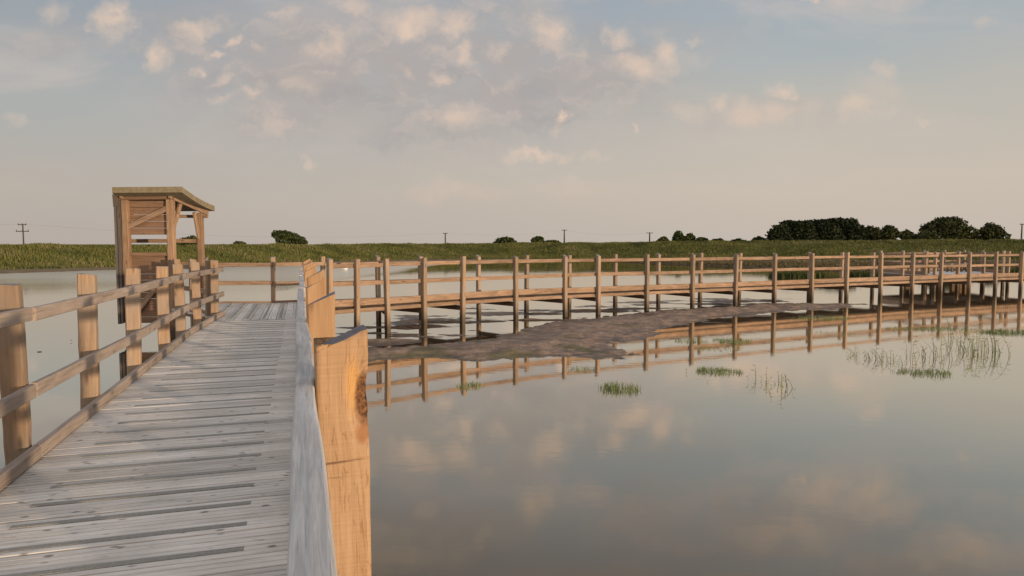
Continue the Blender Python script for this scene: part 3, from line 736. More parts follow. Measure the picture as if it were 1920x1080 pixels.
def hit(C, X):
    r_ = (X-960)/FPX/math.cos(PITCH)*1.0
    best = None
    for i in range(len(C)-1):
        f0 = C[i].x-r_*C[i].y; f1 = C[i+1].x-r_*C[i+1].y
        if f0*f1 <= 0 and f0 != f1:
            t = f0/(f0-f1); q = C[i].lerp(C[i+1], t); return (q.x, q.y)
    return None
# correct the pixel column for pitch at about post mid height
def col2ratio(X): d = ray(X, 530); return d.x/d.y
def hit(C, X):
    r_ = col2ratio(X)
    for i in range(len(C)-1):
        f0 = C[i].x-r_*C[i].y; f1 = C[i+1].x-r_*C[i+1].y
        if f0*f1 <= 0 and f0 != f1:
            t = f0/(f0-f1); q = C[i].lerp(C[i+1], t); return (q.x, q.y)
FX = [617, 668, 726, 795, 867, 967, 1060, 1122, 1213, 1299, 1379, 1453, 1522, 1588, 1651, 1710, 1764, 1817, 1866, 1914]
BX = [709, 790, 898, 987, 1067, 1154, 1235, 1313, 1386, 1451, 1517, 1577, 1636, 1691, 1751, 1794, 1843, 1889]
Fp = [hit(FC, x) for x in FX]+[(26.2, 33.58), (28.1, 34.35)]
Bp = [(-5.15, 18.62)]+[hit(BC, x) for x in BX]
Bp = [b for b in Bp if b]+[(27.4, 35.95), (29.3, 36.72)]
posts(far, Fp); posts(far, Bp[1:])
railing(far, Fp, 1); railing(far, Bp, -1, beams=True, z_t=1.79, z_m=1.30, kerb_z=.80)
# corner boards from near right rail to the front line
# deck: planks between the two edges
def resample(C, a, n_):
    L = [0]
    for i in range(len(C)-1): L.append(L[-1]+(C[i+1]-C[i]).length)
    xs_ = [c.x for c in C]; ys_ = [c.y for c in C]; T_ = np.linspace(a*L[-1], L[-1], n_)
    return list(zip(np.interp(T_, L, xs_), np.interp(T_, L, ys_)))
FCv = [Vector(p) for p in Fp]; BCv = [Vector(p) for p in Bp]
nP = 225
A_ = resample(FCv, 0, nP); B_ = resample(BCv, 0, nP); items = []
for i in range(nP-1):
    a = (Vector(A_[i])+Vector(A_[i+1]))/2; b = (Vector(B_[i])+Vector(B_[i+1]))/2; e = (b-a).normalized()
    a = a+e*.17; b = b-e*.13; ac = Vector((e.y, -e.x, 0)); wdt = min((Vector(A_[i+1])-Vector(A_[i])).length, (Vector(B_[i+1])-Vector(B_[i])).length)-.008
    items.append(((a.x, a.y, DZ), (b.x, b.y, DZ), ac, wdt))
planks('deck', items, far, (10, 27, DZ), ribs=False)
for i in range(2, len(Fp), 1):
    a = Vector(Fp[i]); b = min((Vector(q) for q in Bp), key=lambda v: (v-a).length); e = (b-a).normalized()
    add_rail(far, (a.x, a.y, DZ-.245), (b.x, b.y, DZ-.245), .08, .13, M_beam, name='cross_beam', segs=2)

# --- viewing platform behind the far walkway
plat = thing('viewing_platform', (23.5, 37, 0), 'railed timber viewing platform jutting out behind the far boardwalk at the right', 'platform')
pa, pb, pc_, pd = Vector((20.6, 33.3)), Vector((20.3, 37.6)), Vector((26.6, 40.2)), Vector((26.2, 35.9))
def between(a, b, n_): return [tuple(a.lerp(b, k/n_)) for k in range(n_+1)]
run = between(pa+Vector((-.05, .6)), pb, 2)+between(pb, pc_, 4)[1:]+between(pc_, pd+Vector((0, .5)), 2)[1:]
for i, p in enumerate(run):
    add_post(plat, p[0], p[1], .4 if 1 < i < 7 else 0, 1.94, W_=.13, T_=.13, rings=6)
def simple_rails(parent, seq):
    for i in range(len(seq)-1):
        a, b = seq[i], seq[i+1]
        for (z, h_, nm) in ((1.78, .11, 'rail'), (1.33, .11, 'rail'), (.86, .18, 'kerb_rail'), (.63, .2, 'beam')):
            add_rail(parent, (a[0], a[1], z), (b[0], b[1], z), .05 if nm != 'beam' else .08, h_, M_railf if nm != 'beam' else M_beam, name=nm, segs=2)
simple_rails(plat, run)
items = []; e = (pc_-pb).normalized(); L = (pc_-pb).length; n_ = int(L/.16)
for k in range(n_):
    a = pa.lerp(pd, (k+.5)/n_); b = pb.lerp(pc_, (k+.5)/n_); items.append(((a.x, a.y+.05, DZ-.003), (b.x, b.y-.08, DZ-.003), (e.x, e.y, 0), .15))
planks('deck', items, plat, (23.5, 37, DZ-.003), ribs=False)
for (x, y, w_) in ((21.8, 35.2, .34), (24.6, 36.9, .30), (22.0, 38.0, .22), (25.2, 38.9, .3), (23.6, 36.0, .2)):
    mb = MB(); mb.box(x-w_/2, x+w_/2, y-.11, y+.11, -.45, .55); mb.build('pile', M_beam, plat, loc=(x, y, 0))
# benches on the platform
def bench(x, y, rz, label):
    t = thing('bench', (x, y, DZ), label, 'bench', 'benches on the viewing platform')
    c, s_ = math.cos(rz), math.sin(rz)
    def P3(a, b, z): return (x+a*c-b*s_, y+a*s_+b*c, DZ+z)
    mb = MB()
    for k in (-.13, .0, .13): mb.bar(P3(-.75, k, .44), P3(.75, k, .44), .11, .045)
    mb.build('seat', M_rail, t, loc=(x, y, DZ))
    for k in (-.6, .6):
        mb = MB(); mb.bar(P3(k, -.14, 0), P3(k, -.14, .415), .09, .09, up=(1, 0, 0)); mb.bar(P3(k, .14, 0), P3(k, .14, .415), .09, .09, up=(1, 0, 0)); mb.bar(P3(k, -.19, .36), P3(k, .19, .36), .07, .08); mb.build('leg', M_beam, t, loc=P3(k, 0, 0))
bench(21.4, 35.9, .4, 'low dark plank bench at the left end of the viewing platform'); bench(24.9, 38.2, .4, 'low plank bench by the right rail of the viewing platform')

# ------------------------------------------------------------------ shelter (bird hide)
hut = thing('bird_shelter', (-8.9, 17.2, 0), 'tall narrow timber viewing shelter with mossy sloping roof, standing left of the landing', 'shelter')
H0 = Vector((-8.9, 17.2, 0))
def hpost(x, y, z0, z1, w_=.16, mat=M_hpost, nm='post'):
    me = post_mesh(nm, w_, .15, z0, z1, 0, 14, RJ.randrange(9999), mats=[mat, mat]); o = bpy.data.objects.new(nm, me); place(o, (x, y, 0), (0, 0, 0), hut); return o
FY, RY = 16.7, 17.85
XL, XR, XRr = -9.40, -8.31, -8.13
hpost(XL, FY, -.5, 3.40); hpost(XR, FY, -.5, 3.42); hpost(XRr, RY, -.5, 3.12, .13); hpost(-10.03, RY, -.5, 3.1, .13)
def slats(nm, x0, x1, y0, y1, z0, z1, pitch=.155, mat=M_clad, parent=hut, loc=None):
    """horizontal lapped boards as one wall panel"""
    mb = MB(); z = z0; n_ = max(1, round((z1-z0)/pitch)); ph = (z1-z0)/n_
    for i in range(n_):
        j = RJ.uniform(-.006, .006)
        mb.box(x0, x1, y0+j, y1+j, z0+i*ph+.004, z0+(i+1)*ph-.004)
    return mb.build(nm, mat, parent, loc=((x0+x1)/2, y0, z0))
slats('wall_panel', XL+.06, XR-.06, FY+.03, FY+.055, 2.53, 3.36)
slats('wall_panel', XL+.06, XR-.06, FY+.03, FY+.055, .36, 2.03)
mb = MB(); mb.box(XL+.07, XR-.07, FY-.03, FY+.09, 2.02, 2.10); mb.build('sill', M_clad, hut, loc=(XL, FY, 2))
for (za, zb, xa, xb) in ((2.72, 3.17, XL+.05, XR-.06), (.50, 1.68, XL+.08, XR-.04)):
    add_rail(hut, (xa, FY-.03, za), (xb, FY-.03, zb), .05, .13, M_railf, name='brace', segs=3)
add_rail(hut, (-9.60, FY-.02, 3.43), (-8.2, FY-.02, 3.45), .16, .13, M_clad, name='beam', segs=3)
add_rail(hut, (-9.55, FY-.10, 3.55), (-7.95, FY-.10, 3.56), .05, .10, M_clad, name='fascia', segs=3)
for x0, x1 in ((XL-.02, XL), (XR+.06, XRr+.12)):
    add_rail(hut, (x0, FY-.15, 3.47), (x1, 18.05, 3.12), .06, .13, M_railf, name='rafter', segs=3)
add_rail(hut, (-10.0, RY, 3.03), (-7.92, RY, 3.03), .07, .08, M_railf, name='beam', segs=3)
add_rail(hut, (-9.98, RY-.02, 2.385), (XRr, RY-.02, 2.385), .05, .10, M_railf, name='rail', segs=3)
add_rail(hut, (-9.98, RY-.02, 1.80), (XRr, RY-.02, 1.80), .05, .09, M_railf, name='rail', segs=3)
add_rail(hut, (XR+.03, FY+.07, 2.72), (XR+.08, FY+.36, 3.34), .07, .10, M_hpost, name='brace', segs=3)
add_rail(hut, (XRr-.01, RY-.06, 2.45), (XRr-.03, RY-.24, 3.12), .06, .09, M_railf, name='brace', segs=3)
# left wall of upright boards, weathered; unlit side painted almost black
mb = MB()
for k in range(7):
    y = FY-.14+k*.19; j = RJ.uniform(-.012, .012)-.065*k; mb.box(-9.60+j, -9.555+j, y, y+.18, .40+RJ.uniform(-.05, .05), 3.44-.03*k)
mb.build('left_wall', M_dark, hut, loc=(-9.58, FY, .4))
mb = MB(); mb.box(-9.545, -9.49, FY-.12, FY-.02, .38, 3.36); mb.build('corner_board', M_dark, hut, loc=(-9.5, FY, .4))
# floor
mb = MB()
for k in range(8): mb.box(-9.5, -8.2, FY+.09+k*.145, FY+.09+k*.145+.137, .70, .735)
mb.box(-9.5, -8.16, FY+.06, FY+.14, .52, .697); mb.box(-9.5, -8.16, RY-.14, RY-.06, .52, .697)
mb.build('floor', M_beam, hut, loc=(-8.9, 17.2, .7))
add_rail(hut, (XL+.08, RY-.22, 1.16), (XR-.02, RY-.22, 1.16), .3, .05, M_rail, name='bench_seat', segs=3)
# roof: sagging felted deck
def roof_mesh():
    V = []; F = []; ny, nx = 12, 10; x0, x1, y0, y1 = -9.50, -7.84, 16.33, 18.1
    def top(f): return 3.655-.36*f-.045*math.sin(f*math.pi)
    for lay in (0, 1):
        for j in range(ny+1):
            f = j/ny
            for i in range(nx+1):
                g = i/nx; z = top(f)+.012*math.sin(g*math.pi*10)*(1-lay)+.012*g-lay*.135
                V.append((x0+(x1-x0)*g-.5*f*(1-g), y0+(y1-y0)*f, z))
    nn = (nx+1)*(ny+1); q = lambda i, j, l: l*nn+j*(nx+1)+i; fm = []
    for j in range(ny):
        for i in range(nx): F.append((q(i, j, 0), q(i+1, j, 0), q(i+1, j+1, 0), q(i, j+1, 0))); F.append((q(i, j, 1), q(i, j+1, 1), q(i+1, j+1, 1), q(i+1, j, 1)))
    for i in range(nx): F.append((q(i, 0, 1), q(i+1, 0, 1), q(i+1, 0, 0), q(i, 0, 0))); F.append((q(i+1, ny, 1), q(i, ny, 1), q(i, ny, 0), q(i+1, ny, 0)))
    for j in range(ny): F.append((q(0, j+1, 1), q(0, j, 1), q(0, j, 0), q(0, j+1, 0))); F.append((q(nx, j, 1), q(nx, j+1, 1), q(nx, j+1, 0), q(nx, j, 0)))
    return V, F
V, F = roof_mesh(); me = mesh('roof', [Vector(v)-Vector((-8.7, 17.2, 3.5)) for v in V], F, M_roof); place(bpy.data.objects.new('roof', me), (-8.7, 17.2, 3.5), (0, 0, 0), hut)
# ragged felt hanging at the left verge
mb = MB()
for k in range(6): mb.bar((-9.535-.06*k, 16.5+k*.24, 3.50-.05*k), (-9.55-.06*k+RJ.uniform(-.02, .02), 16.55+k*.24, 3.24-.05*k+RJ.uniform(-.05, .05)), .2, .02, up=(1, 0, 0))
mb.build('verge_felt', M_dark, hut, loc=(-9.6, 16.4, 3.4))

# ------------------------------------------------------------------ vegetation helpers
def blades(P_, hmin, hmax, wmin, wmax, lean=.35, seg=1, per=1, spread=.0):
    P_ = np.repeat(P_, per, 0); n_ = len(P_)
    if spread: P_ = P_+np.concatenate([rng.normal(0, spread, (n_, 2)), np.zeros((n_, 1))], 1)
    a = rng.uniform(0, 2*np.pi, n_); h = rng.uniform(hmin, hmax, n_); wd = rng.uniform(wmin, wmax, n_)
    dx = np.cos(a)*wd/2; dy = np.sin(a)*wd/2; la = rng.uniform(0, 2*np.pi, n_); ll = h*rng.uniform(0, lean, n_)
    z0 = np.zeros(n_)
    b0 = P_+np.stack([-dx, -dy, z0], 1); b1 = P_+np.stack([dx, dy, z0], 1)
    mid = P_+np.stack([np.cos(la)*ll*.35, np.sin(la)*ll*.35, h*.6], 1)
    m0 = mid+np.stack([-dx, -dy, z0], 1)*.8; m1 = mid+np.stack([dx, dy, z0], 1)*.8
    tip = P_+np.stack([np.cos(la)*ll, np.sin(la)*ll, h], 1)
    V = np.stack([b0, b1, m1, m0, tip], 1).reshape(-1, 3); i = np.arange(n_)*5
    F = np.concatenate([np.stack([i, i+1, i+2], 1), np.stack([i, i+2, i+3], 1), np.stack([i+3, i+2, i+4], 1)])
    T = np.repeat(rng.random(n_), 5); return V, F, T
# grass on the bank
n_ = 52000
gx = rng.uniform(-110, 125, n_*2); gy = foot(gx)+rng.uniform(-1.5, 17.5, n_*2)
r_ = gx/gy; keep = (r_ > -.86) & (r_ < .86); gx, gy = gx[keep][:n_], gy[keep][:n_]
clump = fbm(gx*.5+3, gy*.5, 3)
P_ = np.stack([gx, gy, ground_z(gx, gy)-.03], 1)
V, F, T = blades(P_, .12, .34, .04, .10, .6, per=3, spread=.12)
T = np.clip(T*.5+np.repeat(np.repeat(clump, 3), 5)*.9-.2, 0, 1)
hs = np.repeat(np.repeat(.55+clump*.95, 3), 5)
base_z = np.repeat(V[0::5, 2], 5); V[:, 2] = base_z+(V[:, 2]-base_z)*hs
me = npmesh('bank_grass', V, F, M_grass, attr=T); o = place(bpy.data.objects.new('bank_grass', me), (0, 0, 0))
tag(o, 'rough green grass covering the long bank beyond the pond', 'grass', kind='stuff')
# marsh growth on the low right shore
n_ = 16000
gx = rng.uniform(14, 90, n_); gy = shore(gx)+np.abs(rng.normal(0, 14, n_))-1.0
m_ok = (gx/gy < .85) & (gy < foot(gx)+2); gx, gy = gx[m_ok], gy[m_ok]
gz = ground_z(gx, gy); V, F, T = blades(np.stack([gx, gy, gz-.02], 1), .08, .30, .04, .10, .4, per=3, spread=.15)
me = npmesh('marsh_reeds', V, F, M_sedge, attr=T); o = place(bpy.data.objects.new('marsh_reeds', me), (0, 0, 0))
tag(o, 'low brownish reeds and sedge on the marsh beyond the far boardwalk', 'reeds', kind='stuff')
# dark green reed islands in the pond behind the far walk
def reed_island(px, py, rx, ry, n_, hh, label):
    c = at(px, py); a = rng.uniform(0, 2*np.pi, n_); rr_ = np.sqrt(rng.random(n_))
    P_ = np.stack([np.cos(a)*rr_*rx, np.sin(a)*rr_*ry, np.full(n_, -.05)], 1)
    V, F, T = blades(P_, hh*.5, hh, .03, .08, .35, per=2, spread=.05)
    me = npmesh('reed_island', V, F, M_reed, attr=T); o = place(bpy.data.objects.new('reed_island', me), c)
    tag(o, label, 'reed bed', 'reed beds behind the far boardwalk')
reed_island(1495, 519, 1.9, 1.2, 1300, .45, 'small dark reed bed in the gap behind the middle of the far railing')
reed_island(1615, 518, 1.3, 1.0, 900, .42, 'narrow dark reed bed just left of the viewing platform')
reed_island(1790, 514, 2.8, 1.4, 1600, .5, 'wide green reed bed right of the viewing platform benches')
reed_island(1880, 512, 1.6, 1.2, 900, .5, 'green reed bed nearest the right edge behind the far railing')

# trees and bushes
def cyl(V, F, p0, p1, r0, r1, n=7):
    p0 = Vector(p0); p1 = Vector(p1); d = (p1-p0).normalized(); s_ = d.orthogonal().normalized(); t_ = d.cross(s_); k = len(V)
    for p, r in ((p0, r0), (p1, r1)):
        for i in range(n): a = 2*math.pi*i/n; V.append(p+s_*math.cos(a)*r+t_*math.sin(a)*r)
    for i in range(n): F.append((k+i, k+(i+1) % n, k+n+(i+1) % n, k+n+i))
    F.append(tuple(k+n+i for i in range(n)))
def crown(blobs, n_, size, mat, name='crown', parent=None, loc=(0, 0, 0), shell=.55):
    w_ = np.array([b[3]*b[4]*b[5] for b in blobs]); w_ = w_**.7; w_ /= w_.sum(); idx = rng.choice(len(blobs), n_, p=w_); B = np.array(blobs)[idx]
    d = rng.normal(size=(n_, 3)); d /= np.linalg.norm(d, axis=1, keepdims=True); rad = shell+(1-shell)*rng.random(n_)**.6
    rad *= .74+.5*vnoise(d[:, 0]*3+B[:, 0], d[:, 2]*3+B[:, 1]+d[:, 1]*2)
    C = B[:, :3]+d*B[:, 3:6]*rad[:, None]
    u = rng.normal(size=(n_, 3)); u /= np.linalg.norm(u, axis=1, keepdims=True); v = np.cross(u, rng.normal(size=(n_, 3))); v /= np.linalg.norm(v, axis=1, keepdims=True)
    s_ = size*rng.uniform(.6, 1.3, n_)[:, None]
    V = np.stack([C-u*s_-v*s_*.5, C+u*s_*.3-v*s_*.8, C+u*s_+v*s_*.5, C-u*s_*.3+v*s_*.8], 1).reshape(-1, 3); i = np.arange(n_)*4
    F = np.stack([i, i+1, i+2, i+3], 1); T = np.repeat(rng.random(n_), 4)
    me = npmesh(name, V, F, mat, attr=T); o = bpy.data.objects.new(name, me); return place(o, loc, (0, 0, 0), parent)
DT = 150.0
def tree(X0, X1, ytop, label, kind, mat, blobs=None, D=DT, name='tree', group='trees beyond the grassy bank', n_=2600, leaf=.20, cat='tree'):
    xc = (X0+X1)/2; d = ray(xc, 450); x = d.x/d.y*D; W_ = (X1-X0)/FPX*D; zt_ = CAMZ+(458-ytop)/FPX*D; z0 = float(ground_z(np.array([x]), np.array([D]))[0]); H_ = zt_-z0
    t = thing(name, (x, D, z0), label, cat, group)
    bl = blobs(W_, H_) if blobs else [(0, 0, H_*.55, W_/2, W_/2*.8, H_*.45)]
    if kind != 'bush':
        V = []; F = []; cyl(V, F, (0, 0, -.2), (0, 0, H_*.45), W_*.035+.08, W_*.02+.05)
        for k in range(6):
            b = bl[RJ.randrange(len(bl))]; cyl(V, F, (0, 0, H_*RJ.uniform(.2, .42)), (b[0]*.8, b[1]*.8, b[2]), .09, .03, 5)
        me = mesh('trunk', V, F, M_bark); place(bpy.data.objects.new('trunk', me), (x, D, z0), (0, 0, 0), t)
    crown(bl, n_, leaf, mat, parent=t, loc=(x, D, z0)); return t
def dome(W_, H_, k=11, seed=1, low=.3):
    r = random.Random(seed); out = []
    for i in range(k):
        f = (i+.5)/k*2-1; top = H_*(1-.42*f*f-.12*r.random()); rz = (H_*(.16+.10*r.random())); rx = W_*.17*r.uniform(.8, 1.25)
        out.append((f*W_*.40, r.uniform(-1, 1)*W_*.15, top-rz, rx, rx, rz))
    out.append((0, 0, H_*.5, W_*.44, W_*.35, H_*.34)); out.append((0, 0, H_*.25, W_*.42, W_*.3, H_*.25)); return out
def conifer(W_, H_, seed=1):
    r = random.Random(seed); out = []
    for i in range(6):
        f = i/5; out.append((r.uniform(-.06, .06)*W_, 0, H_*(.14+.76*f), W_*(.60-.26*f*f), W_*(.5-.3*f), H_*.15))
    return out
cx_ = [(1448, 1480, 424), (1462, 1494, 416), (1478, 1508, 417), (1494, 1524, 417), (1508, 1540, 415), (1524, 1554, 414), (1540, 1572, 413), (1556, 1590, 411), (1574, 1612, 412), (1592, 1622, 424)]
ordn = ['first', 'second', 'third', 'fourth', 'fifth', 'sixth', 'seventh', 'eighth', 'ninth', 'tenth']
for i, (a, b, t) in enumerate(cx_):
    tree(a-5, b+5, t-1, f'{ordn[i]} dark conifer from the left in the dense windbreak row', 'tree', M_leafd, lambda w_, h_, s=i: conifer(w_*1.1, h_, s), name='conifer_tree', group='conifers in the windbreak row', n_=4200, leaf=.24, D=150+(i % 3)*2)
tree(1614, 1652, 420, 'dark round-topped tree just right of the conifer row', 'tree', M_leaf, lambda w_, h_: dome(w_, h_, 7, 2))
tree(1648, 1687, 419, 'ragged dark tree between the round-topped tree and the low bushes', 'tree', M_leaf, lambda w_, h_: dome(w_, h_, 7, 3))
tree(1686, 1716, 429, 'small bushy tree at the left foot of the largest tree', 'tree', M_leaf, lambda w_, h_: dome(w_, h_, 6, 4), n_=1800)
tree(1706, 1762, 433, 'low dark bush spreading in front of the largest tree', 'bush', M_leaf, lambda w_, h_: dome(w_, h_, 8, 5), D=142, name='bush', cat='bush', group='bushes beyond the grassy bank')
tree(1727, 1822, 405, 'largest broad domed dark tree on the right skyline', 'tree', M_leaf, lambda w_, h_: dome(w_, h_, 12, 6), n_=8000, leaf=.24)
tree(1800, 1840, 436, 'low bush filling the gap right of the largest tree', 'bush', M_leaf, lambda w_, h_: dome(w_, h_, 6, 7), name='bush', cat='bush', group='bushes beyond the grassy bank', n_=1500)
tree(1832, 1888, 417, 'round dark tree standing alone at the far right', 'tree', M_leaf, lambda w_, h_: dome(w_, h_, 9, 8), n_=4200)
def windswept(w_, h_):
    return [(-w_*.30, 0, h_*.72, w_*.17, w_*.2, h_*.26), (-w_*.12, 0, h_*.74, w_*.22, w_*.2, h_*.25), (w_*.10, 0, h_*.60, w_*.22, w_*.2, h_*.22), (w_*.28, 0, h_*.42, w_*.2, w_*.2, h_*.2), (-w_*.1, 0, h_*.35, w_*.3, w_*.2, h_*.3), (w_*.3, 0, h_*.25, w_*.25, w_*.2, h_*.2)]
BG_ = 'bushes beyond the grassy bank'
tree(508, 574, 431, 'wind-sculpted dark bush leaning right on the bank, right of the shelter', 'bush', M_leafb, windswept, D=105, name='bush', cat='bush', group=BG_, n_=4200, leaf=.13)
tree(334, 380, 441, 'low rounded bush seen through the open side of the shelter', 'bush', M_leafb, lambda w_, h_: dome(w_, h_, 7, 12), D=110, name='bush', cat='bush', group=BG_, leaf=.13)
tree(436, 462, 451, 'tiny bush on the bank between the shelter and the windswept bush', 'bush', M_leafb, lambda w_, h_: dome(w_, h_, 5, 13), D=105, name='bush', cat='bush', group=BG_, n_=900, leaf=.12)
for i, (a, b, t, lb) in enumerate([(926, 968, 443, 'twin-headed pale bush right of the short mid pole'), (996, 1022, 441, 'upright pale bush left of the pale centre pole'), (1018, 1052, 449, 'flat low hedge-like bush beside the pale centre pole'),
        (1231, 1256, 443, 'compact dark bush right of the double-topped pole'), (1260, 1284, 431, 'tall rounded blue-green tree on the centre skyline'), (1281, 1306, 436, 'shorter rounded tree touching the tall centre one'),
        (1304, 1330, 443, 'low bush right of the pair of centre trees'), (1330, 1362, 446, 'very low scrubby bush midway between centre trees and conifers'), (1366, 1404, 447, 'very low scrub left of the small dark bush by the conifers'), (1410, 1438, 442, 'small dark bush just left of the conifer row')]):
    tree(a, b, t, lb, 'bush', M_leafb if i != 3 else M_leaf, lambda w_, h_, s=i: dome(w_, h_, 6, 20+s), D=160, name='tree' if 'tree on' in lb or 'tree touching' in lb else 'bush', cat='tree' if 'tree on' in lb or 'tree touching' in lb else 'bush', group=BG_, n_=1500, leaf=.2)

# poles and a wire
def pole(X, ytop, D, label, arms=1, aw=1.6):
    d = ray(X, 450); x = d.x/d.y*D; z0 = float(ground_z(np.array([x]), np.array([D]))[0]); zt_ = CAMZ+(458-ytop)/FPX*D
    t = thing('utility_pole', (x, D, z0), label, 'utility pole', 'utility poles beyond the bank')
    V = []; F = []; cyl(V, F, (0, 0, 0), (0, 0, zt_-z0), .17*D/150, .12*D/150, 8); place(bpy.data.objects.new('shaft', mesh('shaft', V, F, M_pole)), (x, D, z0), (0, 0, 0), t)
    for k in range(arms):
        mb = MB(); z = zt_-.15-k*1.1*D/115; a = aw*(1+.55*k)/2; mb.bar((x-a, D-.15, z), (x+a, D-.15, z), .12, .14); mb.build('crossarm', M_pole, t, loc=(x, D, z))
        for s_ in (-.9, 0, .9):
            V = []; F = []; cyl(V, F, (0, 0, .07), (0, 0, .26), .06, .05, 6); place(bpy.data.objects.new('insulator', mesh('insulator', V, F, M_pole)), (x+a*s_, D-.15, z), (0, 0, 0), t)
    return Vector((x, D, zt_))
tops = [pole(44, 420, 115, 'tall double-crossarm pole standing alone at the far left', 2, 1.4),
        pole(835, 437, 170, 'short pole with one crossarm left of the mid skyline bushes', 1, 1.1),
        pole(1058, 431, 190, 'pale slender pole beside the flat low bush at the centre', 1, 1.3),
        pole(1218, 436, 180, 'pole with a chunky crossarm left of the compact dark bush', 1, 1.6),
        pole(1915, 420, 150, 'thin pole at the right edge of the skyline', 1, 1.1)]
mb = MB()
def sagwire(a, b, sag, n=14):
    pr = None
    for k in range(n+1):
        f = k/n; q = a.lerp(b, f); q.z -= sag*4*f*(1-f)
        if pr is not None: mb.bar(pr, q, .014, .014)
        pr = q
sagwire(tops[0]+Vector((-70, -22, 1)), tops[0], 1.2); sagwire(tops[0], tops[1], 1.6, 24); sagwire(tops[1], tops[2], 1.0); sagwire(tops[2], tops[3], 1.0)
o = mb.build('overhead_wire', M_pole, None, loc=tops[0]); tag(o, 'thin sagging wire strung between the far utility poles', 'wire')

# ------------------------------------------------------------------ plants standing in the pond
def weed(px, py, rx, ry, n_, hh, label, dens=1):
    c = at(px, py); a = rng.uniform(0, 2*np.pi, n_); r_ = np.sqrt(rng.random(n_))*(.55+.45*fbm(np.cos(a)*2+px, np.sin(a)*2+py, 2)*1.3)
    P_ = np.stack([np.cos(a)*r_*rx, np.sin(a)*r_*ry, np.full(n_, -.03)], 1)
    n_ = int(n_*.7); P_ = P_[:n_]; V, F, T = blades(P_, hh*.3, hh, .004, .011, .8, per=2, spread=.02)
    me = npmesh('water_grass', V, F, M_water_green, attr=T); o = place(bpy.data.objects.new('water_grass', me), c)
    tag(o, label, 'water grass', 'tufts of water grass in the pond')
weed(1158, 730, .36, .35, 330, .15, 'light green tuft of water grass standing alone in the open pond, nearest the camera')
weed(885, 724, .25, .30, 150, .11, 'faint olive tuft of water grass among the reflected rails left of centre')
weed(1088, 694, .30, .35, 120, .09, 'sparse tuft of water grass just below the mud flat tip')
weed(1345, 697, .52, .35, 420, .12, 'oval green tuft of water grass left of the twiggy reed clump')
weed(1372, 640, .55, .55, 480, .11, 'green patch of water grass crossing two reflected posts, right half')
weed(1295, 640, .50, .45, 330, .09, 'thin green patch of water grass below the dark deck reflection, left half')
weed(1345, 654, .6, .35, 200, .09, 'lowest thin streak of water grass under the green patches by the reflected posts')
weed(1738, 700, .55, .4, 420, .11, 'dark green flat tuft of water grass at the foot of the middle reeds')
weed(1895, 624, .95, .55, 900, .13, 'bright green mat of water grass at the right edge by the far posts')
weed(1740, 617, 1.5, .5, 700, .10, 'long flat strip of water grass under the right-hand post reflections')
weed(1545, 597, 1.1, .6, 520, .12, 'green strip of water grass around the middle far post')
weed(1560, 625, .7, .5, 150, .08, 'faint scatter of water grass between two reflected posts')
def reeds(px, py, wpx, n_, hpx, label, lean=.30, branch=3, mat=M_stalk):
    c = at(px, py); D = c.y; rx = wpx/2/FPX*D; hh = hpx/FPX*D; V = []; F = []; T = []
    r = random.Random(int(px))
    def strip(p, q, w0, w1, side, t):
        k = len(V); V.extend([p-side*w0, p+side*w0, q+side*w1, q-side*w1]); F.append((k, k+1, k+2, k+3)); T.extend([t]*4)
    k = 12; V.append(Vector((0, 0, -.055))); T.append(.2)
    for i in range(k): V.append(Vector((math.cos(i*2*math.pi/k)*rx*1.35, math.sin(i*2*math.pi/k)*.95, -.055))); T.append(.2); F.append((0, 1+i, 1+(i+1) % k))
    for i in range(n_):
        p = Vector((r.uniform(-1, 1)*rx, max(-.8, min(.8, r.gauss(0, .28))), -.055)); a = r.uniform(0, 6.28); h = hh*r.uniform(.25, 1.0); l = r.uniform(0, lean)*h
        side = Vector((math.cos(a+1.57), math.sin(a+1.57), 0)); side = (side+Vector((1, 0, 0))*.8).normalized(); t = r.random(); pr = p; w0 = r.uniform(.004, .0075)
        m = 5
        for k in range(1, m+1):
            f = k/m; q = p+Vector((math.cos(a)*l*f*f, math.sin(a)*l*f*f, h*f*(1-.12*f))); strip(pr, q, w0*(1-.8*(f-1/m)), w0*(1-.8*f), side, t)
            if k > 1 and r.random() < branch/5:
                b = a+r.uniform(-2, 2); ll = h*r.uniform(.12, .3); e = q+Vector((math.cos(b)*ll, math.sin(b)*ll*.5, ll*r.uniform(-.2, .8))); strip(q, e, w0*1.1, w0*.25, side if abs(e.x-q.x) < abs(e.z-q.z) else Vector((0, .3, .9)), t)
            pr = q
    me = mesh('reed_clump', V, F, mat); a_ = me.attributes.new('tint', 'FLOAT', 'POINT'); a_.data.foreach_set('value', T)
    o = place(bpy.data.objects.new('reed_clump', me), c); tag(o, label, 'reeds', 'clumps of reeds standing in the pond')
reeds(1448, 724, 66, 24, 40, 'twiggy reed clump with bent stalks right of the oval green tuft', .55)
reeds(1300, 704, 18, 4, 16, 'few dark stalks at the left end of the oval green tuft', .5)
reeds(1605, 668, 30, 22, 24, 'sparse low reeds leftmost of the right-hand reed group', .9)
reeds(1655, 676, 50, 36, 34, 'short tangled reeds second from left in the right-hand group', .6)
reeds(1745, 672, 84, 36, 52, 'bushy reeds above the dark green flat tuft', .6)
reeds(1838, 662, 74, 74, 62, 'tallest densest reeds at the right of the pond', .35)
reeds(1880, 706, 30, 5, 8, 'tiny broken stalks low at the right edge of the pond', .9)
reeds(1800, 640, 70, 16, 66, 'thin tall stalks rising in front of the right-hand far posts', .5)
reeds(1505, 608, 0, 0, 1, 'x') if False else None

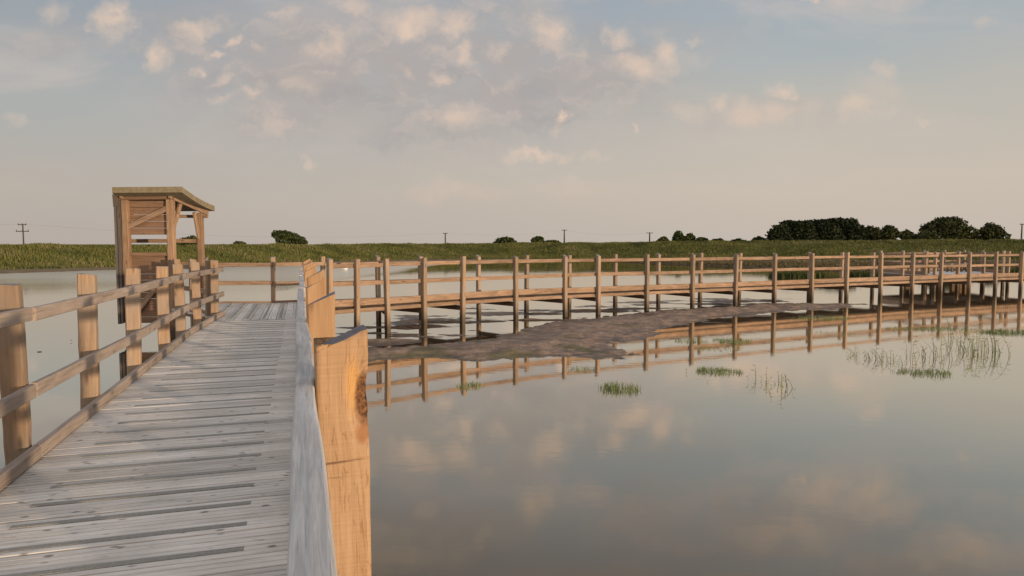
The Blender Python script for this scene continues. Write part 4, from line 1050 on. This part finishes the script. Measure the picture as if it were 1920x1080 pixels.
# floating debris and bird
def stone(px, py, s_, label):
    c = at(px, py, 0.0); V = []; F = []; n = 9; r = random.Random(int(px*7))
    for j in range(5):
        f = j/4; z = (f-.4)*s_*.5; rad = s_*math.sqrt(max(0.02, 1-(f*2-.9)**2*.8))
        for i in range(n): a = 6.283*i/n; V.append((math.cos(a)*rad*r.uniform(.8, 1.2), math.sin(a)*rad*.7*r.uniform(.8, 1.2), z+r.uniform(-.1, .1)*s_*.3))
    for j in range(4):
        for i in range(n): F.append((j*n+i, j*n+(i+1) % n, (j+1)*n+(i+1) % n, (j+1)*n+i))
    F.append(tuple(4*n+i for i in range(n))); F.append(tuple(reversed(range(n))))
    me = mesh('stone', V, F, M_stone, True); o = place(bpy.data.objects.new('stone', me), c); tag(o, label, 'stone', 'dark stones breaking the water on the left')
stone(74, 660, .05, 'largest dark stone in the water left of the second left post'); stone(134, 638, .022, 'upper of two tiny dark stones beside the second left post')
stone(134, 644, .020, 'lower of two tiny dark stones beside the second left post'); stone(182, 629, .024, 'tiny dark stone just right of the second left post'); stone(45, 606, .022, 'tiny dark stone nearest the left edge above the largest one')
c = at(647, 506, 0)
t = thing('gull', c, 'small white bird floating far out beside the far railing', 'bird')
def ellipsoid(V, F, c_, r3, n=10, m=7):
    k = len(V)
    for j in range(m+1):
        ph = math.pi*j/m-math.pi/2
        for i in range(n): a = 2*math.pi*i/n; V.append((c_[0]+r3[0]*math.cos(ph)*math.cos(a), c_[1]+r3[1]*math.cos(ph)*math.sin(a), c_[2]+r3[2]*math.sin(ph)))
    for j in range(m):
        for i in range(n): F.append((k+j*n+i, k+j*n+(i+1) % n, k+(j+1)*n+(i+1) % n, k+(j+1)*n+i))
V = []; F = []; ellipsoid(V, F, (0, 0, .08), (.24, .11, .11)); ellipsoid(V, F, (.19, 0, .21), (.06, .05, .10)); ellipsoid(V, F, (.22, 0, .29), (.06, .045, .045)); ellipsoid(V, F, (-.24, 0, .12), (.12, .05, .03))
place(bpy.data.objects.new('body', mesh('body', V, F, M_white, True)), c, (0, 0, 0), t)
V = []; F = []; cyl(V, F, (.27, 0, .285), (.34, 0, .275), .015, .004, 6); place(bpy.data.objects.new('beak', mesh('beak', V, F, M_beak)), c, (0, 0, 0), t)
